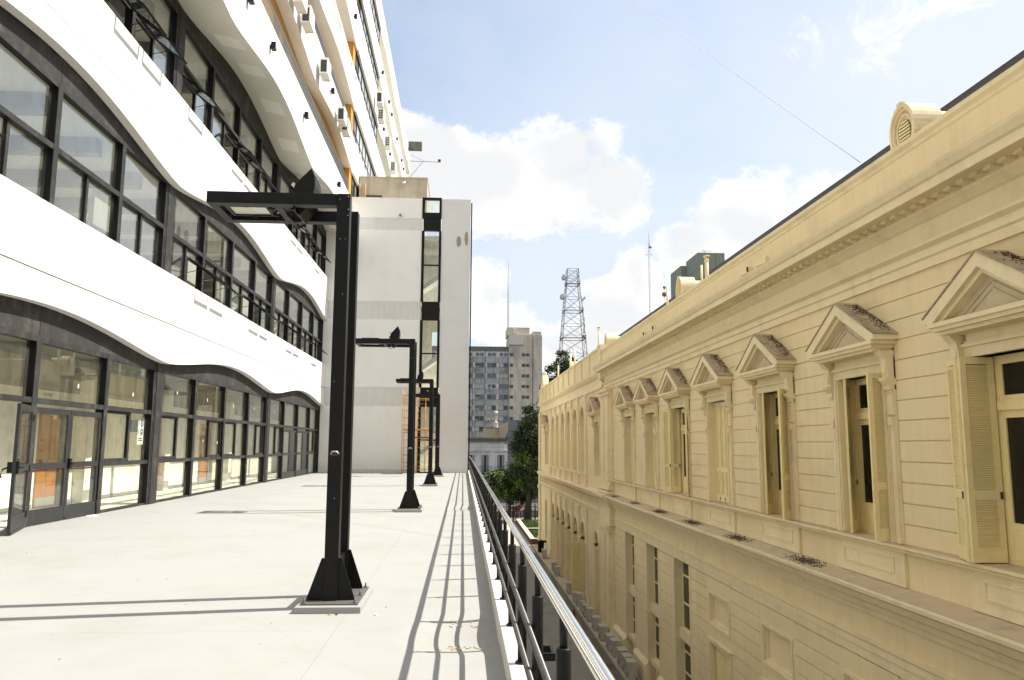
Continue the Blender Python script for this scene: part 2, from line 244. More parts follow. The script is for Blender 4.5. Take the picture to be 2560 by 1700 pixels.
# ------------------------------------------------------------------ mesh builder
LOC = {}
class MB:
    def __init__(s): s.v = []; s.f = []; s.mi = []; s.k = 0; s.sm = []; s.smooth = False
    def add(s, vs, fs):
        o = len(s.v); s.v += [tuple(p) for p in vs]
        for f in fs: s.f.append(tuple(i + o for i in f)); s.mi.append(s.k); s.sm.append(s.smooth)
        return s
    def box(s, x0, x1, y0, y1, z0, z1):
        return s.add([(x0, y0, z0), (x1, y0, z0), (x1, y1, z0), (x0, y1, z0), (x0, y0, z1), (x1, y0, z1), (x1, y1, z1), (x0, y1, z1)],
                     [(0, 3, 2, 1), (4, 5, 6, 7), (0, 1, 5, 4), (1, 2, 6, 5), (2, 3, 7, 6), (3, 0, 4, 7)])
    def obox(s, c, u, v, w):     # centre and three half-axis vectors
        c, u, v, w = map(Vector, (c, u, v, w)); P = [c + a * u + b * v + d * w for d in (-1, 1) for a, b in ((-1, -1), (1, -1), (1, 1), (-1, 1))]
        return s.add(P, [(0, 3, 2, 1), (4, 5, 6, 7), (0, 1, 5, 4), (1, 2, 6, 5), (2, 3, 7, 6), (3, 0, 4, 7)])
    def bar(s, p, q, w, h=None, up=(0, 0, 1)):   # rectangular bar from p to q
        p, q = Vector(p), Vector(q); d = (q - p); a = d.normalized(); upv = Vector(up)
        if abs(a.dot(upv)) > 0.99: upv = Vector((0, 1, 0))
        sd_ = a.cross(upv).normalized(); u2 = sd_.cross(a); h = h or w
        return s.obox((p + q) / 2, d / 2, sd_ * w / 2, u2 * h / 2)
    def prism(s, poly, ax, a, b):
        def P(t, uv):
            u, v = uv
            return (t, u, v) if ax == 'x' else ((u, t, v) if ax == 'y' else (u, v, t))
        n = len(poly); vs = [P(a, p) for p in poly] + [P(b, p) for p in poly]
        fs = [tuple(range(n))[::-1], tuple(range(n, 2 * n))] + [(i, (i + 1) % n, n + (i + 1) % n, n + i) for i in range(n)]
        return s.add(vs, fs)
    def tube(s, pts, r, n=10, cap=True):
        pts = [Vector(p) for p in pts]; rs = r if isinstance(r, (list, tuple)) else [r] * len(pts); vs = []; fs = []
        for i, p in enumerate(pts):
            d = (pts[min(i + 1, len(pts) - 1)] - pts[max(i - 1, 0)]).normalized()
            ref = Vector((0, 0, 1)) if abs(d.z) < 0.95 else Vector((1, 0, 0))
            a = d.cross(ref).normalized(); b = d.cross(a)
            vs += [p + rs[i] * (math.cos(2 * math.pi * k / n) * a + math.sin(2 * math.pi * k / n) * b) for k in range(n)]
        for i in range(len(pts) - 1):
            for k in range(n): fs.append((i * n + k, i * n + (k + 1) % n, (i + 1) * n + (k + 1) % n, (i + 1) * n + k))
        old = s.smooth; s.smooth = True; o = len(s.v); s.add(vs, fs); s.smooth = old
        if cap:
            s.f.append(tuple(o + k for k in range(n))[::-1]); s.mi.append(s.k); s.sm.append(False)
            m_ = o + (len(pts) - 1) * n; s.f.append(tuple(m_ + k for k in range(n))); s.mi.append(s.k); s.sm.append(False)
        return s
    def lathe(s, prof, c, n=16):
        vs = [(c[0] + r * math.cos(2 * math.pi * k / n), c[1] + r * math.sin(2 * math.pi * k / n), c[2] + z) for r, z in prof for k in range(n)]
        fs = [(i * n + k, i * n + (k + 1) % n, (i + 1) * n + (k + 1) % n, (i + 1) * n + k) for i in range(len(prof) - 1) for k in range(n)]
        old = s.smooth; s.smooth = True; s.add(vs, fs); s.smooth = old; return s
    def build(s, name, m, parent=None, loc=None, bevel=0.0, recalc=True):
        L0 = LOC[parent.name] if parent else Vector(loc or (0, 0, 0))
        me = bpy.data.meshes.new(name); me.from_pydata([(x - L0[0], y - L0[1], z - L0[2]) for x, y, z in s.v], [], s.f)
        ms = m if isinstance(m, (list, tuple)) else [m]
        for q in ms: me.materials.append(q)
        me.polygons.foreach_set('material_index', s.mi); me.polygons.foreach_set('use_smooth', s.sm); me.update()
        if recalc:
            import bmesh
            bm = bmesh.new(); bm.from_mesh(me); bmesh.ops.recalc_face_normals(bm, faces=bm.faces); bm.to_mesh(me); bm.free()
        o = bpy.data.objects.new(name, me); COL.objects.link(o)
        if parent: o.parent = parent
        else: o.location = L0
        LOC[o.name] = L0
        if bevel:
            bv = o.modifiers.new('bevel', 'BEVEL'); bv.width = bevel; bv.segments = 2; bv.limit_method = 'ANGLE'
        return o
def tag(o, label=None, cat=None, group=None, kind=None):
    if label: o['label'] = label
    if cat: o['category'] = cat
    if group: o['group'] = group
    if kind: o['kind'] = kind
    return o
def thing(name, label, cat, loc=(0, 0, 0), group=None):
    o = bpy.data.objects.new(name, None); COL.objects.link(o); o.location = loc; o.empty_display_size = 0.2
    LOC[o.name] = Vector(loc); return tag(o, label, cat, group)
def copy_tree(o, parent=None, loc=None, label=None):
    c = o.copy(); COL.objects.link(c); LOC[c.name] = LOC[o.name]
    if parent: c.parent = parent
    if loc is not None: c.location = loc
    if label: c['label'] = label
    for ch in list(o.children): copy_tree(ch, c)
    return c
ORD = ['first', 'second', 'third', 'fourth', 'fifth', 'sixth', 'seventh', 'eighth', 'ninth', 'tenth', 'eleventh', 'twelfth', 'thirteenth', 'fourteenth', 'fifteenth', 'sixteenth', 'seventeenth']
ZG = -6.05

# ================================================================== SETTING
def floor_z(x, y):
    z = 0.0
    for cx, cy, r, d in ((0.02, 6.62, 0.75, 0.055), (0.05, 19.5, 0.9, 0.05)):
        q = ((x - cx) / 0.55) ** 2 + ((y - cy) / r) ** 2
        if q < 1: z -= d * (1 - q) ** 1.5
    return z
def build_setting():
    xs = [-14.0, -11, -9.9, -7.95, -7, -6, -5, -4, -3, -2, -1.5] + [-1.2 + 0.1 * i for i in range(16)]
    ys = [-6 + 2 * i for i in range(5)] + [4 + 0.12 * i for i in range(50)] + [10 + 1.0 * i for i in range(8)] + [18 + 0.15 * i for i in range(22)] + [22 + 2.0 * i for i in range(12)]
    b = MB(); vs = [(x, y, floor_z(x, y)) for y in ys for x in xs]; nx = len(xs)
    b.add(vs, [(j * nx + i, j * nx + i + 1, (j + 1) * nx + i + 1, (j + 1) * nx + i) for j in range(len(ys) - 1) for i in range(nx - 1)])
    for i in range(len(b.sm)): b.sm[i] = True
    tag(b.build('terrace_floor', FLOOR), kind='structure')
    b = MB(); b.box(-7.6, 0.27, -6, 43.4, ZG, -0.08)
    tag(b.build('terrace_podium', KERB), kind='structure')
    # far-reaching ground
    b = MB(); b.box(-1500, 1500, -600, 3000, ZG - 0.5, ZG - 0.03)
    tag(b.build('ground', ASPH), kind='structure')
    b = MB(); b.box(0.3, 4.98, -25, 57.1, ZG - 0.2, ZG)
    for y in range(-24, 57, 3): b.box(0.31, 4.97, y, y + 0.02, ZG, ZG + 0.003)
    tag(b.build('alley', ALLEY), kind='structure')
    b = MB(); b.box(4.98, 5.36, -25, 57.1, ZG - 0.2, ZG - 0.02)
    for y in range(-24, 57): b.box(4.99, 5.35, y, y + 0.015, ZG - 0.02, ZG - 0.016)
    tag(b.build('gutter', GUTTER), kind='structure')
    b = MB(); b.box(5.36, 6.1, -25, 61.4, ZG - 0.2, ZG + 0.06)
    tag(b.build('plinth_pavement', STRIP), kind='structure')
    b = MB(); b.box(-20, 5.3, 57.1, 79.5, ZG - 0.2, ZG + 0.004); b.box(-30, 60, 80.2, 82.5, ZG - 0.2, ZG + 0.02)
    tag(b.build('pavement', PAVE), kind='structure')
    b = MB(); b.box(-60, 90, 82.5, 96, ZG - 0.2, ZG - 0.01)
    tag(b.build('street', ASPH), kind='structure')
build_setting()

# ================================================================== OFFICE BUILDING (left)
PER = 11.55; Y0 = 9.1                      # column line and period of the arches
GX = -7.84                                  # glazing plane
BX = -7.575                                  # face of the low bands
TX = -6.45                                  # face of the tower bands
def arch(y, zt, amp, p=0.72):
    t = (y - Y0) / PER
    return zt + amp * (0.5 - 0.5 * math.cos(2 * math.pi * t)) ** p
def band(name, m, parent, xo, xi, ya, yb, zt, amp, ztop, step=0.36, msoff=None, rise=0.0):
    b = MB(); n = int((yb - ya) / step); ysl = [ya + (yb - ya) * i / n for i in range(n + 1)]
    for y in ysl:
        z = arch(y, zt, amp); b.v += [(xo, y, z), (xo, y, ztop), (xi, y, ztop), (xi, y, z + rise)]
    for i in range(n):
        o = 4 * i
        for k in range(4):
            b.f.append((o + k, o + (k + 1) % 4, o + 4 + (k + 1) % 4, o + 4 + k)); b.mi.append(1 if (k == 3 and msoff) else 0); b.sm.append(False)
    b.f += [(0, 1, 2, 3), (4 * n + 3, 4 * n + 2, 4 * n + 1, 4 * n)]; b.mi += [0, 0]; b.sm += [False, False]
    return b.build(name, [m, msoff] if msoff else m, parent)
def build_office():
    T = thing('office_building', 'tall white office building with wavy white parapet bands over dark framed windows', 'building', (GX, 20.65, 0))
    yA, yB = -2.45, 43.49
    for zt, amp, ztop, zg in ((3.55, 0.46, 5.84, 4.555), (8.28, 0.58, 10.63, 9.36)):
        band('parapet_band', WHITE, T, BX, BX - 0.215, yA, yB, zt, amp, zg - 0.018)
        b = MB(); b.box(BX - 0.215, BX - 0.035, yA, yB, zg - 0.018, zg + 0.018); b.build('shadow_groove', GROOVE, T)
        b = MB(); b.box(BX - 0.215, BX, yA, yB, zg + 0.018, ztop); b.build('parapet_band', WHITE, T)
    # glazing, three storeys
    cols = [Y0 + PER * k for k in range(-1, 4)]
    for lev, zb in enumerate((0.0, 4.77, 9.54)):
        for k, yc in enumerate(cols):
            b = MB(); w = 0.24 if yc < 43 else 0.12; y1 = yc + w if yc < 43 else 43.49
            zc = zb + (0 if lev == 0 else 1.0)
            b.box(GX - 0.2, GX + 0.045, yc - w, y1, zc, zb + (3.62, 3.62, 3.75)[lev]); b.box(GX + 0.045, GX + 0.06, yc - w + 0.06, y1 - 0.06, zc + 0.002, zb + 3.5)
            b.build('column', FRAME, T)
        for k in range(4):
            ya, yb = cols[k] + 0.24, cols[k + 1] - (0.24 if k < 3 else 0.14)
            # arched panel above the glazing
            b = MB(); n = 30; zt, amp = ((3.55, .46), (8.28, .58), (13.30, .60))[lev]; zh = zb + (3.44, 3.55, 3.54)[lev]
            pts = [(ya + (yb - ya) * i / n) for i in range(n + 1)]
            b.prism([(ya, zh), (yb, zh)] + [(y, arch(y, zt, amp) + 0.12) for y in reversed(pts)], 'x', GX - 0.12, GX + 0.028)
            b.box(GX + 0.025, GX + 0.035, (ya + yb) / 2 - 0.02, (ya + yb) / 2 + 0.02, zh, zt + amp)
            b.build('arch_panel', PANEL, T)
            bw = (cols[k + 1] - cols[k]) / 4
            for j in range(4):
                a = cols[k] + bw * j + (0.24 if j == 0 else 0.0); c = cols[k] + bw * (j + 1) - (0.0 if j < 3 else (0.24 if k < 3 else 0.14))
                window_bay(T, lev, zb, k, j, a, c)
    # tower bands
    tb = [(13.03, 0.60, 15.20), (16.85, 0.42, 18.85), (20.62, 0.42, 22.80), (24.4, 0.42, 26.75), (28.15, 0.42, 30.2), (31.9, 0.42, 34.1)]
    for i, (zt, amp, ztop) in enumerate(tb):
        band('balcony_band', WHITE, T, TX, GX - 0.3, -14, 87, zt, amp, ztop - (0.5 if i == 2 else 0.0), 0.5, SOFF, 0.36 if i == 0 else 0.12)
        b = MB()
        if i == 2:                           # slotted parapet with a thin coping
            b.box(TX - 0.2, TX, 43.9, 87, 22.302, 22.8)
            b.box(TX - 0.2, TX, -14, 43.9, 22.62, 22.8)
            for y in range(-14, 44, 4): b.box(TX - 0.2, TX - 0.003, y, y + 1.0, 22.302, 22.618)
            b.build('slotted_parapet', WHITE, T)
        if i < 5:
            z0, z1 = ztop, tb[i + 1][0] + tb[i + 1][1]
            b = MB(); b.box(GX - 0.5, GX - 0.31, -14, 87, z0 - 0.2, z1 + 0.1); b.build('back_wall', BALW, T)
            if i < 2: b = MB(); xw = (-6.92, -7.10)[i]; zr = z0 + (0.84, 1.02)[i]; b.box(xw - 0.2, xw, -14, 42.9, zr, z1 + 0.15); b.build('tiled_back_wall', ORANGE, T); b = MB(); b.box(xw - 0.2, xw - 0.01, -14, 42.9, z0 - 0.2, zr); b.build('balcony_back_wall', GREYGL, T)
            b = MB(); b.box(GX - 0.30, GX - 0.26, -14, 42.9, tb[i + 1][0] - 0.75, z1 + 0.05); b.build('tile_frieze', ORANGE, T)
            b = MB(); b.box(GX - 0.25, TX - 0.12, 43.0, 43.85, z0 + 0.003, z1 - 0.1); b.build('tiled_pier', ORANGE, T)
            gx = TX - 0.10
            for j in range(4):
                a = 43.87 + 2.86 * j; c = a + 2.84; q = MB()
                zc = tb[i + 1][0] + 0.03
                q.box(gx - 0.06, gx, a, a + 0.07, z0 + 0.003, zc); q.box(gx - 0.06, gx, c - 0.07, c, z0 + 0.003, zc); q.box(gx - 0.05, gx - 0.003, (a + c) / 2 - 0.03, (a + c) / 2 + 0.03, z0 + 0.05, zc - 0.06)
                q.box(gx - 0.06, gx + 0.003, a + 0.07, c - 0.07, z0 + 0.003, z0 + 0.06); q.box(gx - 0.06, gx + 0.02, a + 0.07, c - 0.07, zc - 0.07, zc); q.box(gx - 0.05, gx - 0.003, a + 0.07, c - 0.07, z0 + 0.72, z0 + 0.77)
                w = q.build('window', FRAME, T)
                for s_ in (0, 1):
                    p = MB(); ym = (a + c) / 2; p.box(gx - 0.045, gx - 0.03, (a + 0.07, ym + 0.03)[s_], (ym - 0.03, c - 0.07)[s_], z0 + 0.06, zc - 0.07)
                    p.build('pane', BLACKGL if (j == 0 and s_ == 0) else GREYGL, w)
            q = MB(); q.box(TX - 0.12, TX + 0.05, 43.87, 55.3, tb[i + 1][0] + 0.045, tb[i + 1][0] + 0.10); q.box(TX - 0.1, TX + 0.03, 43.87, 55.3, tb[i + 1][0] + 0.13, tb[i + 1][0] + 0.17)
            q.build('window_coping', SOFF, T)
        if i in (0, 1):                      # balcony railing of thin vertical bars
            b = MB(); yend = (42.6, 43.0)[i]; h = (0.72, 0.62)[i]; y = -6.0; x = TX - 0.08
            b.box(x - 0.02, x + 0.02, -6, yend, ztop + h - 0.03, ztop + h)
            while y < yend: b.box(x - 0.011, x + 0.011, y, y + 0.022, ztop, ztop + h - 0.03); y += 0.13
            b.build('balcony_railing', RAILG, T)
            b = MB(); b.box(GX - 0.30, GX - 0.27, -14, 42.9, ztop, tb[i + 1][0] - 0.8); b.build('balcony_door_wall', INTC, T)
            b = MB(); b.box(x - 0.10, x - 0.06, 33.9, 41.5, ztop, ztop + h - 0.08) if i == 0 else b.box(x - 0.10, x - 0.06, 31.5, 33.4, ztop, ztop + h - 0.06)
            b.build('privacy_panel', GREYGL, T)
    b = MB(); b.box(-18, GX - 0.31, -14, 87, 33.6, 34.0); b.box(-18, -17.7, -14, 87, ZG, 33.6); b.box(-17.7, GX - 0.31, 86.7, 87, ZG, 33.6); b.box(-17.7, GX - 0.51, -14, 86.7, 16.2, 16.5); b.box(-17.7, GX - 0.51, -14, -13.7, ZG, 33.6)
    b.box(-17.7, GX - 0.2, 43.55, 43.8, ZG, 15.1); b.build('rear_wall', WHITE, T)
    # pale thin squares set just under the soffit of the first cantilever
    for k in range(4):
        for j in range(4):
            y = cols[k] + PER / 4 * (j + 0.5) - 0.55
            if j in (0, 3): y += 0.5 if j == 0 else -0.1
            zz = arch(y, 13.03, .6) + 0.01; z2 = arch(y + 0.95, 13.03, .6) + 0.01; rs = 0.36 * 0.73 / 1.69; zi, zi2 = zz + 0.36 * 1.0 / 1.69, z2 + 0.36 * 1.0 / 1.69; zz, z2 = zz + 0.36 * 0.27 / 1.69, z2 + 0.36 * 0.27 / 1.69
            b = MB(); b.add([(-7.45, y, zi - 0.022), (-6.72, y, zz - 0.022), (-6.72, y + 0.95, z2 - 0.022), (-7.45, y + 0.95, zi2 - 0.022), (-7.45, y, zi + 0.05), (-6.72, y, zz + 0.05), (-6.72, y + 0.95, z2 + 0.05), (-7.45, y + 0.95, zi2 + 0.05)],
                            [(0, 3, 2, 1), (4, 5, 6, 7), (0, 1, 5, 4), (1, 2, 6, 5), (2, 3, 7, 6), (3, 0, 4, 7)])
            b.build('soffit_square', SOFFP, T)
    office_interior(T)
OPEN = {(1, 2, 0, 1), (1, 2, 1, 0), (1, 2, 2, 1), (1, 2, 3, 0), (1, 3, 0, 1), (1, 3, 1, 0), (1, 1, 0, 1), (2, 1, 2, 1), (2, 1, 3, 0), (2, 2, 0, 0), (2, 2, 1, 1), (2, 2, 2, 0), (2, 3, 0, 1), (2, 3, 1, 0), (2, 3, 2, 1), (1, 3, 2, 1), (2, 1, 1, 1)}
def window_bay(T, lev, zb, k, j, a, c):
    q = MB(); x0, x1 = GX - 0.12, GX + 0.022; gp = []; xg = GX - 0.085
    dbl = lev == 0 and ((k == 1 and j in (1, 2)) or (k == 3 and j in (1, 2)))
    zmid0, zmid1 = ((2.23, 2.33), (2.25, 2.36), (2.30, 2.40))[lev]; zmid0 += zb; zmid1 += zb
    zh0, zh1 = ((3.35, 3.46), (3.48, 3.57), (3.44, 3.56))[lev]; zh0 += zb; zh1 += zb
    zlo = zb if lev == 0 else zb + 0.95
    def fb(xa, xb, *r):
        q.k = 1; q.box(xa, xb - 0.014, *r); q.k = 0; q.box(xb - 0.014, xb, *r)
    for y in (a, c - 0.085): fb(x0 - 0.03, x1 + 0.014, y, y + 0.085, zlo, zh1)
    fb(x0, x1 + 0.005, a + 0.085, c - 0.085, zmid0, zmid1); fb(x0, x1 + 0.008, a + 0.085, c - 0.085, zh0, zh1)
    gp.append((a + 0.085, c - 0.085, zmid1, zh0))
    G = GLASS if lev == 0 else GLASSU
    sashes = []
    if dbl:
        w = q.build('window', [FRAME, BLACKP], T)
    else:
        st = (a + c) / 2 + (0.12 if lev == 0 else 0.0)
        if lev == 0:
            fb(x0, x1 - 0.01, a + 0.085, c - 0.085, 1.01, 1.10); fb(x0, x1 - 0.012, a + 0.085, c - 0.085, 0.0, 0.05); gp.append((a + 0.085, c - 0.085, 0.05, 1.01))
            fb(x0 + 0.02, x1 - 0.05, st - 0.05, st + 0.05, 1.10, zmid0)
            s_ = (k + j) % 2; ya, yb = ((a + 0.085, st - 0.05), (st + 0.05, c - 0.085))[s_]
            fb(x0 + 0.02, x1 - 0.055, ya, yb, 1.10, 1.17); fb(x0 + 0.02, x1 - 0.055, ya, yb, zmid0 - 0.06, zmid0); fb(x0 + 0.02, x1 - 0.055, (yb - 0.05 if s_ else ya), (yb if s_ else ya + 0.05), 1.17, zmid0 - 0.06)
            gp += [(a + 0.085, st - 0.05, 1.10, zmid0), (st + 0.05, c - 0.085, 1.10, zmid0)]
        else:
            zl = zb + 1.0
            fb(x0, x1 - 0.01, a + 0.085, c - 0.085, zl - 0.05, zl + 0.03); fb(x0 + 0.01, x1 - 0.05, st - 0.045, st + 0.045, zl + 0.03, zmid0)
            for s_, (ya, yb) in enumerate(((a + 0.09, st - 0.05), (st + 0.05, c - 0.09))):
                if (lev, k, j, s_) in OPEN: sashes.append((ya, yb)); fb(x0 + 0.01, x1 - 0.05, ya, yb, zmid0 - 0.30, zmid0 - 0.25); gp.append((ya, yb, zmid0 - 0.25, zmid0))
                else: gp.append((ya, yb, zl + 0.03, zmid0))
        w = q.build('window', [FRAME, BLACKP], T)
    p = MB()
    for ya, yb, za, zz in gp: p.box(xg - 0.004, xg + 0.004, ya, yb, za, zz)
    p.build('pane', G, w)
    for ya, yb in sashes:
        s = MB(); ang = R(52); L_ = 1.02; hx, hz = GX + 0.03, zmid0 - 0.30
        d = Vector((math.sin(ang), 0, -math.cos(ang))); n_ = Vector((math.cos(ang), 0, math.sin(ang))); P = lambda t, y: Vector((hx, y, hz)) + d * t
        for t in (0.035, L_ - 0.04): s.obox(P(t, (ya + yb) / 2), d * 0.04, Vector((0, (yb - ya) / 2, 0)), n_ * 0.02)
        for y in (ya + 0.035, yb - 0.035): s.obox(P(L_ / 2, y), d * (L_ / 2 - 0.06), Vector((0, 0.035, 0)), n_ * 0.02)
        for y in (ya + 0.05, yb - 0.05): s.tube([(GX - 0.02, y, hz - 0.42), P(0.50, y)], 0.009, 6)
        mid = P(L_ - 0.04, (ya + yb) / 2); s.tube([mid + n_ * 0.02 + Vector((0, -0.06, 0)), mid + n_ * -0.06 + Vector((0, -.06, 0)), mid + n_ * -0.06 + Vector((0, .06, 0)), mid + n_ * 0.02 + Vector((0, .06, 0))], 0.008, 6)
        s.k = 1; s.obox(P(L_ / 2, (ya + yb) / 2), d * (L_ / 2 - 0.06), Vector((0, (yb - ya) / 2 - 0.06, 0)), n_ * 0.004)
        s.build('open_sash', [STEEL, GLASSU], w)
    if dbl:
        ym = (a + c) / 2
        if k == 1 and j == 1:
            door_leaf(T, Vector((GX + 0.04, c - 0.06, 0)), Vector((0.46, -1.31, 0)), 1.33, handle=True)
            door_leaf(T, Vector((GX + 0.04, a + 0.06, 0)), Vector((0.5, -1.2, 0)), 1.33)
        else:
            door_leaf(T, Vector((GX - 0.02, a + 0.09, 0)), Vector((0, 1, 0)), ym - a - 0.096, bar=(k == 1))
            door_leaf(T, Vector((GX - 0.02, c - 0.09, 0)), Vector((0, -1, 0)), c - ym - 0.096, bar=(k == 1), handle=(k == 1), dark=(k == 3))
def door_leaf(T, hinge, d, w, bar=False, handle=False, dark=False):
    d = d.normalized(); n = Vector((-d.y, d.x, 0)); 
    if n.x < 0: n = -n
    q = MB(); P = lambda t, z: hinge + d * t + Vector((0, 0, z)); h = 2.16; Z = Vector((0, 0, 1))
    q.obox(P(w / 2, 0.15), d * w / 2, n * 0.025, Z * 0.135); q.obox(P(w / 2, 1.075), d * (w / 2 - 0.09), n * 0.025, Z * 0.055); q.obox(P(w / 2, h - 0.055), d * w / 2, n * 0.025, Z * 0.055)
    for t in (0.045, w - 0.045): q.obox(P(t, 1.1675), d * 0.045, n * 0.025, Z * 0.8825)
    for z in (0.25, 1.05, 1.95): q.obox(P(0.0, z) + n * 0.03, d * 0.02, n * 0.02, Z * 0.06)
    q.obox(P(w / 2, 0.035) + n * 0.032, d * (w / 2 - .02), n * 0.006, Z * 0.02)
    D = q.build('door', DOORM, T)
    p = MB(); p.obox(P(w / 2, 0.6525), d * (w / 2 - 0.09), n * 0.004, Z * 0.3675); p.obox(P(w / 2, 1.59), d * (w / 2 - 0.09), n * 0.004, Z * 0.46)
    p.build('pane', DARKG if dark else GLASS, D)
    if bar:
        p = MB(); p.bar(P(0.1, 0.99) - n * 0.06, P(w - 0.12, 0.99) - n * 0.06, 0.035, 0.035); p.build('push_bar', RED, D)
    if handle:
        p = MB(); o = P(w - 0.045, 1.10) + n * 0.045; p.obox(o, d * 0.04, n * 0.022, Z * 0.10)
        o2 = P(w - 0.045, 1.10) - n * 0.06; p.obox(o2, d * 0.05, n * 0.035, Z * 0.09)
        p.tube([o2 - n * 0.035, o2 - n * 0.10 - Z * 0.03, o2 - n * 0.13 - Z * 0.13, o2 - n * 0.11 - Z * 0.17], 0.014, 8); p.tube([o + n * 0.02, o + n * 0.07, o + n * 0.07 - d * 0.09], 0.01, 8)
        p.build('handle', BLACKP, D)
def office_interior(T):
    b = MB(); b.box(-17.6, GX - 0.2, -13, 43.5, 3.60, 3.72); b.build('ceiling', INTC, T)
    b = MB(); b.box(-10.2, -9.9, -13, 43.5, 0.006, 3.6); b.build('interior_wall', INTW, T)
    b = MB(); b.box(-9.899, -9.89, -13, 43.5, 2.75, 3.59)
    for y in (16.9, 20.3, 27.2, 31.0, 36.2): b.box(-9.885, -9.2, y, y + 0.3, 3.25, 3.595)
    b.build('upper_wall_strip', INTC, T)
    b = MB()
    for a, c in ((-13, 19.05), (20.35, 26.0), (27.1, 30.4), (31.4, 43)): b.box(-9.899, -9.88, a, c, 0.006, 0.10)
    b.build('skirting', INTC, T)
    for y in (20.95, 26.4, 33.4): b = MB(); b.box(-9.898, -9.62, y, y + 0.42, 0.006, 3.24); b.build('interior_pillar', INTW, T)
    b = MB(); b.box(-9.80, GX - 0.2, -13, 43.5, 0.004, 0.012); b.build('corridor_floor', INTF, T)
    for y0 in (19.12, 26.0, 30.5):
        b = MB(); b.box(-9.898, -9.86, y0, y0 + 0.92, 0.015, 2.24); d = b.build('wooden_door', WOOD, T)
        b = MB(); b.box(-9.858, -9.853, y0 + 0.01, y0 + 0.91, 0.02, 0.24); b.build('kick_plate', KICK, d)
        b = MB(); b.box(-9.897, -9.82, y0 + 0.925, y0 + 1.12, 0.012, 2.3); b.build('door_jamb', INTC, d)
        b = MB(); b.box(-9.858, -9.80, y0 + 0.07, y0 + 0.12, 0.98, 1.12); b.box(-9.858, -9.848, y0 + 0.05, y0 + 0.17, 1.55, 1.59); b.box(-9.858, -9.848, y0 + 0.06, y0 + 0.12, 1.3, 1.34); b.build('lock', IRON, d)
        b = MB(); b.box(-9.858, -9.852, y0 + 0.55, y0 + 0.70, 2.07, 2.18); b.box(-9.858, -9.852, y0 + 0.42, y0 + 0.50, 2.16, 2.22); b.build('paper_scrap', SIGNW, d)
    def text(body, y, z, size, m, par, x=-9.848):
        c = bpy.data.curves.new('lettering', 'FONT'); c.body = body; c.size = size; c.extrude = 0.001; c.align_x = 'CENTER'
        o = bpy.data.objects.new('lettering', c); COL.objects.link(o); dg = bpy.context.evaluated_depsgraph_get(); me = bpy.data.meshes.new_from_object(o.evaluated_get(dg)); bpy.data.objects.remove(o)
        me.name = 'lettering'; me.materials.clear(); me.materials.append(m); mo = bpy.data.objects.new('lettering', me); COL.objects.link(mo)
        L0 = LOC[par.name]; mo.parent = par; LOC[mo.name] = L0
        mo.matrix_basis = Matrix.Translation(Vector((x, y, z)) - L0) @ Matrix.Rotation(R(90), 4, 'Z') @ Matrix.Rotation(R(90), 4, 'X')
    for y, body in ((19.33, 'depósito'), (26.35, 'oficinas')):
        b = MB(); b.box(-9.888, -9.850, y - 0.42, y + 0.42, 2.56, 2.74); n_ = b.build('notice', SIGNW, T); text(body, y, 2.615, 0.13, INK, n_)
    b = MB(); b.box(-9.899, -9.86, 24.2, 25.9, 1.85, 2.2); b.build('blue_noticeboard', BLUE, T)
    # safety notice stuck on the pane next to the column
    b = MB(); x = GX - 0.115; b.box(x - 0.003, x, 19.92, 20.27, 1.48, 2.16); n_ = b.build('safety_notice', INTW, T)
    b = MB()
    for z in (1.99, 1.79):
        b.prism([(20.15 + 0.085 * math.cos(t * math.pi / 12), z + 0.085 * math.sin(t * math.pi / 12)) for t in range(24)], 'x', x + 0.0005, x + 0.002)
    b.k = 1; b.box(x + 0.002, x + 0.003, 20.125, 20.175, 1.94, 2.04); b.prism([(20.15 + 0.04 * math.cos(t * math.pi / 8), 1.785 + 0.05 * math.sin(t * math.pi / 8)) for t in range(10)], 'x', x + 0.002, x + 0.003)
    b.k = 0; b.box(x + 0.0005, x + 0.002, 19.95, 19.985, 1.93, 2.06); b.box(x + 0.0005, x + 0.002, 19.95, 19.985, 1.72, 1.86)
    b.k = 2; b.box(x + 0.0005, x + 0.002, 19.97, 20.2, 1.615, 1.645); b.box(x + 0.0005, x + 0.002, 19.97, 20.22, 1.565, 1.595); b.build('pictogram', [BLUE, SIGNW, INK], n_)
    # white glazier's stickers on the panes
    b = MB()
    for y, z in ((16.6, 2.62), (19.3, 2.62), (22.2, 2.85), (24.8, 2.8), (27.6, 2.75), (30.3, 2.8), (33.5, 2.8), (36.3, 2.65), (24.6, 1.55), (26.0, 1.5), (30.0, 1.5)): b.box(GX - 0.044, GX - 0.043, y, y + 0.045, z, z + 0.085)
    b.build('pane_sticker', SIGNW, T)
    # upper storeys
    for zb in (4.77, 9.54):
        b = MB(); b.box(-17.6, GX - 0.25, -13, 43.5, zb - 0.15, zb); b.build('floor_slab', INTF, T)
        b = MB(); zc = zb + 3.66
        b.box(-17.6, GX - 0.13, -13, 43.5, zc, zc + 0.12)
        b.box(-13.3, -13.0, -13, 43.5, zb, zc); b.build('interior_shell', SOFFP, T)
        b = MB()
        for i in range(24): y = -10 + i * 2.31; b.box(-12.95, GX - 0.6, y, y + 0.34, zc - 0.36, zc - 0.003)
        b.build('ceiling_beam', BEAM, T)
        for y in (9.1, 20.65, 32.2): b = MB(); b.box(-9.7, -9.2, y - 0.25, y + 0.25, zb, zc - 0.37); b.build('interior_pillar', INTW, T)
        for y in (12.5, 18.0, 24.2, 27.2, 30.3, 35.4): b = MB(); b.box(-8.62, -8.5, y, y + 1.15, zb + 0.9, zb + 2.35); b.build('half_drawn_blind', APTC, T)
build_office()

